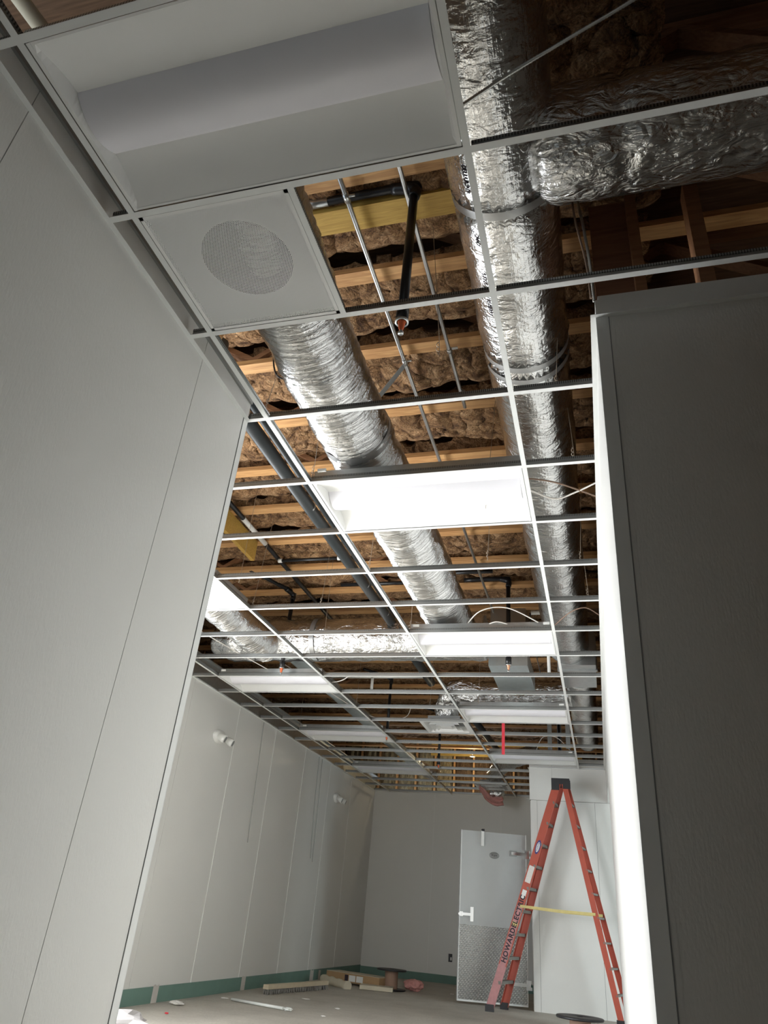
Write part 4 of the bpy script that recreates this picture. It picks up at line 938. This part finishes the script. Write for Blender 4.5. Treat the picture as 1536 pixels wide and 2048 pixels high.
for i, (p, mat, lab) in enumerate((
    ([(1.15, 2.66, H + 0.065), (1.25, 2.67, H + 0.065), (1.39, 2.73, H + 0.06), (1.59, 2.90, H + 0.06)], MCABLEB, 'upper brown cable crossing under the large duct beside the second light panel'),
    ([(1.15, 2.70, H + 0.065), (1.23, 2.79, H + 0.062), (1.353, 2.887, H + 0.058), (1.467, 2.835, H + 0.06), (1.59, 2.74, H + 0.06)], MCABLE, 'white cable sagging under the large duct beside the second light panel'),
    ([(0.45, 5.0, H + 0.06), (0.62, 4.82, H + 0.16), (0.85, 4.80, H + 0.18), (1.10, 4.86, H + 0.07)], MCABLE, 'white cable arching over the third light panel'),
    ([(0.60, 4.95, H + 0.05), (0.75, 4.88, H + 0.09), (0.9, 4.92, H + 0.06)], MCABLE, 'smaller white cable loop over the third light panel'),
    ([(1.23, 4.9, H + 0.06), (1.36, 4.78, H + 0.12), (1.48, 4.74, H + 0.14), (1.58, 4.8, H + 0.1)], MCABLEB, 'thin cable arching between the third light panel and the right wall'),
    ([(0.65, 9.9, H + 0.05), (0.78, 9.6, H + 0.22), (0.98, 9.62, H + 0.22), (1.18, 9.85, H + 0.06)], MCABLE, 'grey cable arching over the last light panel by the ladder'),
    ([(-2.3, 4.9, H + 0.2), (-2.0, 5.8, H + 0.12), (-1.7, 6.35, H + 0.05), (-1.2, 6.4, H + 0.03), (-0.95, 6.2, H + 0.04)], MCABLE, 'white cable sagging past the crumpled end of the cross duct'),
    ([(-2.35, 6.2, H + 0.5), (-1.8, 7.3, H + 0.3), (-1.3, 8.2, H + 0.12), (-0.95, 8.55, H + 0.2), (-0.8, 8.3, H + 0.3)], MCABLE, 'long thin cable sagging below the spiral duct'),
    ([(0.92, 2.0 + 4.2, H + 0.7), (0.95, 6.3, H + 0.4), (1.0, 6.35, H + 0.12)], MCABLEBK, 'black cable hanging beside the white plastic pipe'),
    ([(0.12, 2.05, H + 0.42), (0.0, 1.86, H + 0.30), (-0.06, 1.85, H + 0.5)], MCABLEBK, 'black cable beside the near left wall corner'))):
    tubething('loose_cable', lab, 'cable', smoothpath(p, 8), 0.0048, mat, 8, 'loose cables above the grid')
cc = []
for i in range(70):
    t = i / 69 * 2 * math.pi * 2.6; cc.append((-1.52 + 0.20 * math.cos(t) + 0.004 * i / 10, 4.05 + 0.10 * math.sin(t), H + 0.075 + 0.0006 * i + 0.02 * math.cos(t)))
tubething('cable_coil', 'coil of white cable resting at the near left wall edge above the grid', 'cable', cc, 0.0045, MCABLE, 8)
tubething('waste_pipe', 'dull tan pipe in the dark void at the very top left corner of the picture', 'pipe', [(-0.27, -0.6, H + 0.42), (-0.19, 0.09, H + 0.42), (-0.14, 0.5, H + 0.42)], 0.028, MCARD, 16)
# hanger wires holding the grid
WG = 'hanger wires of the grid'
wires = [(0.0, 1.80, 0.30, 'where the long runner meets the near left corner'), (0.02, 2.42, 0.12, 'left of the second light panel'), (0.0, 3.66, 0.05, 'beside the thick drain pipe'), (0.02, 4.86, 0.05, 'left of the third light panel'),
         (1.42, 1.86, 0.20, 'between the large duct and the dark wall corner'), (1.47, 2.45, 0.2, 'beside the second light panel at right'), (1.47, 3.68, 0.2, 'at the right end of the fourth row beyond it'), (1.5, 4.28, 0.2, 'near the right wall beside the third light panel'),
         (-1.2, 4.28, 0.1, 'above the second runner near the cable coil'), (-1.1, 3.8, 0.1, 'by the yellow board'), (-0.6, 4.3, 0.05, 'between the two drain pipes and second runner'), (-1.22, 7.3, 0.05, 'over the second runner behind the cross duct'),
         (-0.35, 7.4, 0.05, 'behind the cross duct by the third light panel'), (-2.42, 8.5, 0.05, 'over the outermost runner at left'), (0.25, 7.2, 0.05, 'in front of the crumpled curved duct'), (-0.9, 5.2, 0.1, 'before the bright cross duct'),
         (0.95, 2.9, 0.2, 'beside the conduit bend'), (0.93, 1.55, 0.3, 'right of the black elbow pipe'), (0.86, 3.6, 0.1, 'left of the large duct beyond the second light panel')]
for i, (x, y, dz, lab) in enumerate(wires):
    s_ = [(x, y, H + 0.04), (x + 0.004, y + 0.003, H + 0.12), (x + dz * 0.25 * (-1 if i % 2 else 1), y + 0.05, JZ + 0.05)]
    o = put('hanger_wire', MB().tube(smoothpath(s_, 4), 0.0016, 6).tube([(x + 0.006 * math.cos(t), y + 0.006 * math.sin(t), H + 0.05 + 0.004 * t) for t in [q * 0.7 for q in range(22)]], 0.0016, 5), MWIRE)
    tag(o, 'thin twisted hanger wire ' + lab, 'wire', WG)
for i, (x, y) in enumerate(((0.06, 2.40), (0.05, 4.84), (1.14, 4.84), (-2.38, 6.06), (-2.36, 8.50), (1.13, 7.28), (1.12, 9.72), (-2.36, 10.94))):
    o = put('white_clip', MB().box(x, x + 0.05, y - 0.006, y + 0.006, H + 0.045, H + 0.062), MWHITE)
    lab = ('left end of the second light panel', 'left end of the third light panel', 'right end of the third light panel', 'left end of the left-row panel under the cross duct', 'left end of the middle left-row panel', 'right end of the panel above the red strip', 'right end of the panel above the ladder', 'left end of the farthest left-row panel')[i]
    tag(o, 'white clip at the ' + lab, 'clip', 'white clips on the grid')
o = put('red_strip', MB().box(0.42, 0.455, 7.95, 7.952, H - 0.36, H + 0.04), MRED); tag(o, 'red plastic strip hanging down through the grid before the ladder', 'strip')

# ================================================================== ON THE WALLS
def emergency_light(label, y, z):
    e = thing('emergency_light', label, 'emergency light', (XL, y, z), 'two-head emergency lights on the left wall')
    m = MB(); n = 28
    prof = [(0.095, 0.0), (0.095, 0.02), (0.085, 0.045), (0.05, 0.062), (0.0, 0.066)]
    m.lathe([(a, b) for a, b in prof], (0, 0, 0), n, 'x'); m.v = [(x, yv * 1.35, zv * 0.8) for x, yv, zv in m.v]
    put('housing', m, MWHITE, e, True)
    for sy in (-0.085, 0.115):
        h = put('lamp_head', MB().tube([(0.05, sy, -0.0), (0.10, sy + 0.012, -0.03), (0.135, sy + 0.02, -0.045)], [0.030, 0.044, 0.047], 18), MWHITE, e, True)
        l_ = put('lens', MB().tube([(0.134, sy + 0.020, -0.0448), (0.138, sy + 0.021, -0.0465)], [0.036, 0.034], 16), MGREY, h, True)
    return e
E0 = emergency_light('white two-headed emergency light on the left wall, nearer the camera', 6.95, H - 0.46)
dup(E0, (XL, 11.3, H - 0.47), 'white two-headed emergency light on the left wall, near the far corner')
for i, (y0, y1, z0, z1, lab) in enumerate(((8.06, 8.16, H - 0.02, H - 1.47, 'left one'), (10.25, 10.40, H - 0.02, H - 1.46, 'middle one'), (10.40, 10.50, H - 0.02, H - 1.50, 'rightmost'))):
    o = put('dangling_wire', MB().tube(smoothpath([(XL + 0.02, y0, z0), (XL + 0.018, y0 + 0.05, (z0 + z1) / 2), (XL + 0.015, y1, z1)], 5), 0.0035, 6), MGREY)
    tag(o, 'thin grey wire hanging down the left wall, ' + lab, 'wire', 'thin wires on the left wall')

# ================================================================== LADDER
LA = Vector((0.04, 9.86, 0)); LB = Vector((1.585, 9.86, 0)); LT = Vector((0.985, 9.95, H - 0.31)); off = Vector((0.12, 0.50, 0)); offt = Vector((0.03, 0.30, 0))
lad = thing('step_ladder', 'tall red-orange fibreglass step ladder standing open in front of the cooler wall', 'ladder', (0.8, 10.1, 0))
def rail(p, q, mat, w=0.085, th=0.028, nm='rail', lab=None):
    # C channel: web faces out sideways (y), flanges along x
    p = Vector(p); q = Vector(q); d = (q - p).normalized(); yv = Vector((0, 1, 0)); a = d.cross(yv).normalized()
    m = MB(); m.beam(p, q, 0.006, w, a)
    for sg in (-1, 1): m.beam(p + a * sg * (w / 2 - 0.003) + yv * th / 2, q + a * sg * (w / 2 - 0.003) + yv * th / 2, 0.006, th, yv)
    o = put(nm, m, mat, lad)
    if lab: o['label'] = lab
    return o
tf, tb = LT + Vector((-0.045, 0, 0)), LT + Vector((0.045, 0, 0))
footF = LA + Vector((0.0, 0, 0.04)); footR = LB + Vector((0, 0, 0.04))
k_ = 0.17
rail(footF, footF.lerp(tf, k_), MPINKISH, 0.10, 0.03, 'rail_foot_section', 'dusty pink lower rail section')
rail(footF.lerp(tf, k_), tf, MORANGE, 0.10, 0.03, 'front_rail')
rail(footF + off, tf + offt, MORANGE, 0.10, -0.03, 'front_rail')
rail(footR, tb, MORANGE, 0.07, 0.025, 'rear_rail')
rail(footR + off * 0.9, tb + offt, MORANGE, 0.07, -0.025, 'rear_rail')
for i in range(1, 10):
    t = i / 10.0
    a = footF.lerp(tf, t); b = (footF + off).lerp(tf + offt, t)
    m = MB().beam(a, b, 0.085, 0.035); put('step', m, MALU, lad)
    if i % 1 == 0:
        a = footR.lerp(tb, t); b = (footR + off * 0.9).lerp(tb + offt, t)
        put('brace_bar', MB().beam(a, b, 0.055, 0.022), MALU, lad)
put('top_cap', MB().box(LT.x - 0.11, LT.x + 0.12, LT.y - 0.02, LT.y + 0.34, LT.z - 0.02, LT.z + 0.055).box(LT.x - 0.125, LT.x - 0.02, LT.y - 0.022, LT.y + 0.0, LT.z - 0.10, LT.z + 0.055).box(LT.x + 0.03, LT.x + 0.13, LT.y - 0.022, LT.y + 0.0, LT.z - 0.08, LT.z + 0.03), MCAP, lad)
for p in (footF, footF + off, footR, footR + off * 0.9):
    put('rubber_foot', MB().box(p.x - 0.055, p.x + 0.05, p.y - 0.02, p.y + 0.03, 0.0, 0.075), MCAP, lad)
for dd, ee in ((Vector((0, -0.012, 0)), 0), (off * 0.72, 1)):
    t = 0.421
    a = footF.lerp(tf, t) + dd; b = footR.lerp(tb, t - 0.008) + dd; mid = (a + b) / 2 + Vector((0, 0, -0.008))
    s_ = put('spreader_bar', MB().beam(a, mid, 0.008, 0.032).beam(mid, b, 0.008, 0.032), MYEL, lad); s_['label'] = 'yellowed folding spreader bar'
    put('spreader_hinge', MB().box(mid.x - 0.03, mid.x + 0.03, mid.y - 0.008, mid.y + 0.008, mid.z - 0.02, mid.z + 0.025), MYEL, s_, True) if False else None
dl = (tf - footF).normalized()
def rail_m(t, dx=0.0, y=-0.006):
    p = footF.lerp(tf, t); xa = dl; out = Vector((0, -1, 0)); ya = out.cross(xa)
    p = p + Vector((0, y, 0)) + ya * dx
    return Matrix(((xa.x, ya.x, out.x, p.x), (xa.y, ya.y, out.y, p.y), (xa.z, ya.z, out.z, p.z), (0, 0, 0, 1)))
def plate(name, t0, t1, w, mat, y=-0.0055, label=None, oval=False, dx=0):
    Mx = rail_m(t0, dx, y); Ln = (footF.lerp(tf, t1) - footF.lerp(tf, t0)).length; m = MB()
    if oval:
        pts = [(Ln / 2 + Ln / 2 * math.cos(a), w / 2 * math.sin(a)) for a in [2 * math.pi * i / 24 for i in range(24)]]
        m.v = [(x, y_, 0) for x, y_ in pts] + [(x, y_, 0.0008) for x, y_ in pts]; m.f = [tuple(range(24, 48))] + [(i, (i + 1) % 24, 24 + (i + 1) % 24, 24 + i) for i in range(24)]; m.smooth = [False] * 25
    else: m.box(0, Ln, -w / 2, w / 2, 0, 0.0008)
    m.v = [tuple(Mx @ Vector(v)) for v in m.v]
    o = put(name, m, mat, lad)
    if label: o['label'] = label
    return o
plate('lettering_band', k_, 0.425, 0.075, MPINKISH, -0.0040, 'faded pink band behind the lettering')
text_part('lettering', 'HOWARDELECTRIC', 0.082, MINK, rail_m(0.182, 0, -0.0055), lad, 0.0006, 'black stencilled letters reading HOWARDELECTRIC', 1.14, 0.035)
plate('yellow_tape', 0.335, 0.352, 0.07, MYEL, -0.0050, 'yellow tape scrap on the lettering')
plate('brand_sticker', 0.655, 0.72, 0.062, MBLUE, -0.0040, 'dark blue and white oval sticker', True)
plate('sticker_field', 0.664, 0.711, 0.040, MWHITE, -0.0050, None, True)
text_part('sticker_text', 'WERNER', 0.034, MBLUE, rail_m(0.668, 0, -0.0062), lad, 0.0006)
plate('instruction_label', 0.525, 0.60, 0.07, MLABEL, -0.0040, 'pale worn instruction label')
plate('small_label', 0.455, 0.492, 0.055, MWHITE, -0.0040, 'small white and green sticker')

# ================================================================== ON THE FLOOR
def reel(label, x, y):
    r_ = thing('cable_reel', label, 'cable reel', (x, y, 0), 'cable reels on the floor')
    put('core', MB().lathe([(0.095, 0.02), (0.095, 0.235)], (0, 0, 0), 28), MKRAFT2, r_, True)
    for z in (0.0, 0.235): put('flange', MB().lathe([(0.0, z), (0.21, z), (0.215, z + 0.006), (0.215, z + 0.016), (0.21, z + 0.02), (0.03, z + 0.02), (0.03, z + 0.005)], (0, 0, 0), 40), MCAP, r_, True)
    return r_
R0_ = reel('black-flanged cardboard cable reel standing by the far left corner', -1.55, 11.1)
dup(R0_, (1.20, 7.45, 0), 'cable reel at the bottom edge in front of the ladder, only its top flange seen')
# push broom head
bm = thing('push_broom_head', 'wooden push broom head with grey bristles lying by the left wall', 'broom', (-2.33, 9.2, 0))
put('block', MB().beam((-2.40, 8.55, 0.075), (-2.17, 10.05, 0.075), 0.07, 0.045), MLEAD, bm)
m = MB()
for i in range(60):
    for j in range(3):
        t = (i + 0.5) / 60; p = Vector((-2.40, 8.55, 0.055)).lerp(Vector((-2.17, 10.05, 0.055)), t) + Vector((-0.02 + 0.022 * j, 0, 0))
        m.tube([p, p + Vector((random.uniform(-.012, .02), random.uniform(-.008, .008), -0.054))], [0.005, 0.008], 5)
o = put('bristles', m, MBRISTLE, bm)
o = put('plastic_tube', MB().tube([(-2.36, 7.58, 0.018), (-1.70, 7.40, 0.018)], 0.014, 14), MPLAS); tag(o, 'clear glossy plastic tube lying on the floor', 'tube')
def crumple(name, label, cat, c, s, mat, seed, flat=1.0, group=None):
    import bmesh
    bm_ = bmesh.new(); bmesh.ops.create_icosphere(bm_, subdivisions=3, radius=1)
    for v in bm_.verts:
        k = 1 + 0.35 * noise.noise(v.co * 2.1 + Vector((seed, 0, 0))) + 0.2 * noise.noise(v.co * 5.3 + Vector((0, seed, 0)))
        v.co = Vector((v.co.x * s[0] * k, v.co.y * s[1] * k, max(-0.98 * s[2], v.co.z * s[2] * k) + s[2]))
    me = bpy.data.meshes.new(name); bm_.to_mesh(me); bm_.free(); me.materials.append(mat)
    o = bpy.data.objects.new(name, me); COL.objects.link(o); o.location = c
    return tag(o, label, cat, group)
crumple('crumpled_wrapper', 'crumpled clear wrapper at the right end of the plastic tube', 'litter', (-1.66, 7.42, 0), (0.05, 0.03, 0.016), MPLAS, 3)
crumple('crumpled_paper', 'crumpled white paper on the floor by the baseboard at left', 'litter', (-2.55, 6.75, 0), (0.07, 0.05, 0.018), MPAPER, 5)
for i, (x, y, s_, lab) in enumerate(((-1.25, 7.35, 0.016, 'scrap in the middle of the floor'), (-1.9, 8.6, 0.03, 'sliver behind the plastic tube'), (-1.35, 8.1, 0.018, 'bit between tube and reel'), (-2.5, 7.7, 0.03, 'flake by the left baseboard'), (-0.75, 11.6, 0.02, 'bit near the far baseboard'), (-1.0, 6.6, 0.015, 'scrap nearest the camera'))):
    crumple('paper_scrap', 'tiny white paper ' + lab, 'litter', (x, y, 0), (s_ * 1.5, s_, 0.006), MPAPER, 10 + i, group='paper scraps on the floor')
crumple('red_scrap', 'tiny red scrap near the left baseboard', 'litter', (-2.3, 6.15, 0), (0.018, 0.012, 0.006), MRED, 30)
cb = thing('cardboard_carton', 'long flat cardboard carton with white labels against the left wall', 'box', (-1.95, 11.5, 0))
put('carton_body', MB().beam((-2.52, 11.35, 0.085), (-1.62, 11.05, 0.085), 0.32, 0.11), MKRAFT, cb)
put('carton_top', MB().beam((-2.52, 11.35, 0.143), (-1.62, 11.05, 0.143), 0.325, 0.006), MCARD, cb)
d_ = (Vector((-1.62, 11.05, 0)) - Vector((-2.52, 11.35, 0))).normalized(); nn = Vector((d_.y, -d_.x, 0)) 
for (a0, a1, mt) in ((0.36, 0.42, MINK), (0.44, 0.56, MWHITE), (0.58, 0.70, MWHITE)):
    p = Vector((-2.52, 11.35, 0)) + d_ * a0 * 0.95 + nn * 0.1625; q = Vector((-2.52, 11.35, 0)) + d_ * a1 * 0.95 + nn * 0.1625
    put('carton_label', MB().beam(p + Vector((0, 0, 0.085)), q + Vector((0, 0, 0.085)), 0.004, 0.075), mt, cb)
o = put('paper_roll', MB().tube(resample([(-2.50, 10.85, 0.055), (-1.98, 10.42, 0.035)], 0.06), [0.055 + 0.008 * math.sin(i * 1.9) for i in range(len(resample([(-2.50, 10.85, 0.055), (-1.98, 10.42, 0.035)], 0.06)))], 14), MCARD)
tag(o, 'pale rolled sheet of paper lying in front of the cardboard carton', 'roll')
o = put('cardboard_tray', MB().beam((-1.9, 10.75, 0.03), (-1.45, 10.85, 0.03), 0.28, 0.05), MCARD); tag(o, 'pale flattened cardboard between the carton and the cable reel', 'cardboard')
crumple('pink_bag', 'crumpled pink plastic bag right behind the far cable reel', 'bag', (-1.27, 11.35, 0), (0.14, 0.11, 0.075), MPINK, 7)
crumple('white_rag', 'crumpled whitish sack at the foot of the near left wall corner', 'bag', (-2.10, 4.95, 0), (0.30, 0.30, 0.07), MRAG, 8)
crumple('black_bag', 'black plastic thing beside the whitish sack', 'bag', (-1.78, 4.95, 0), (0.10, 0.08, 0.03), MCAP, 9)
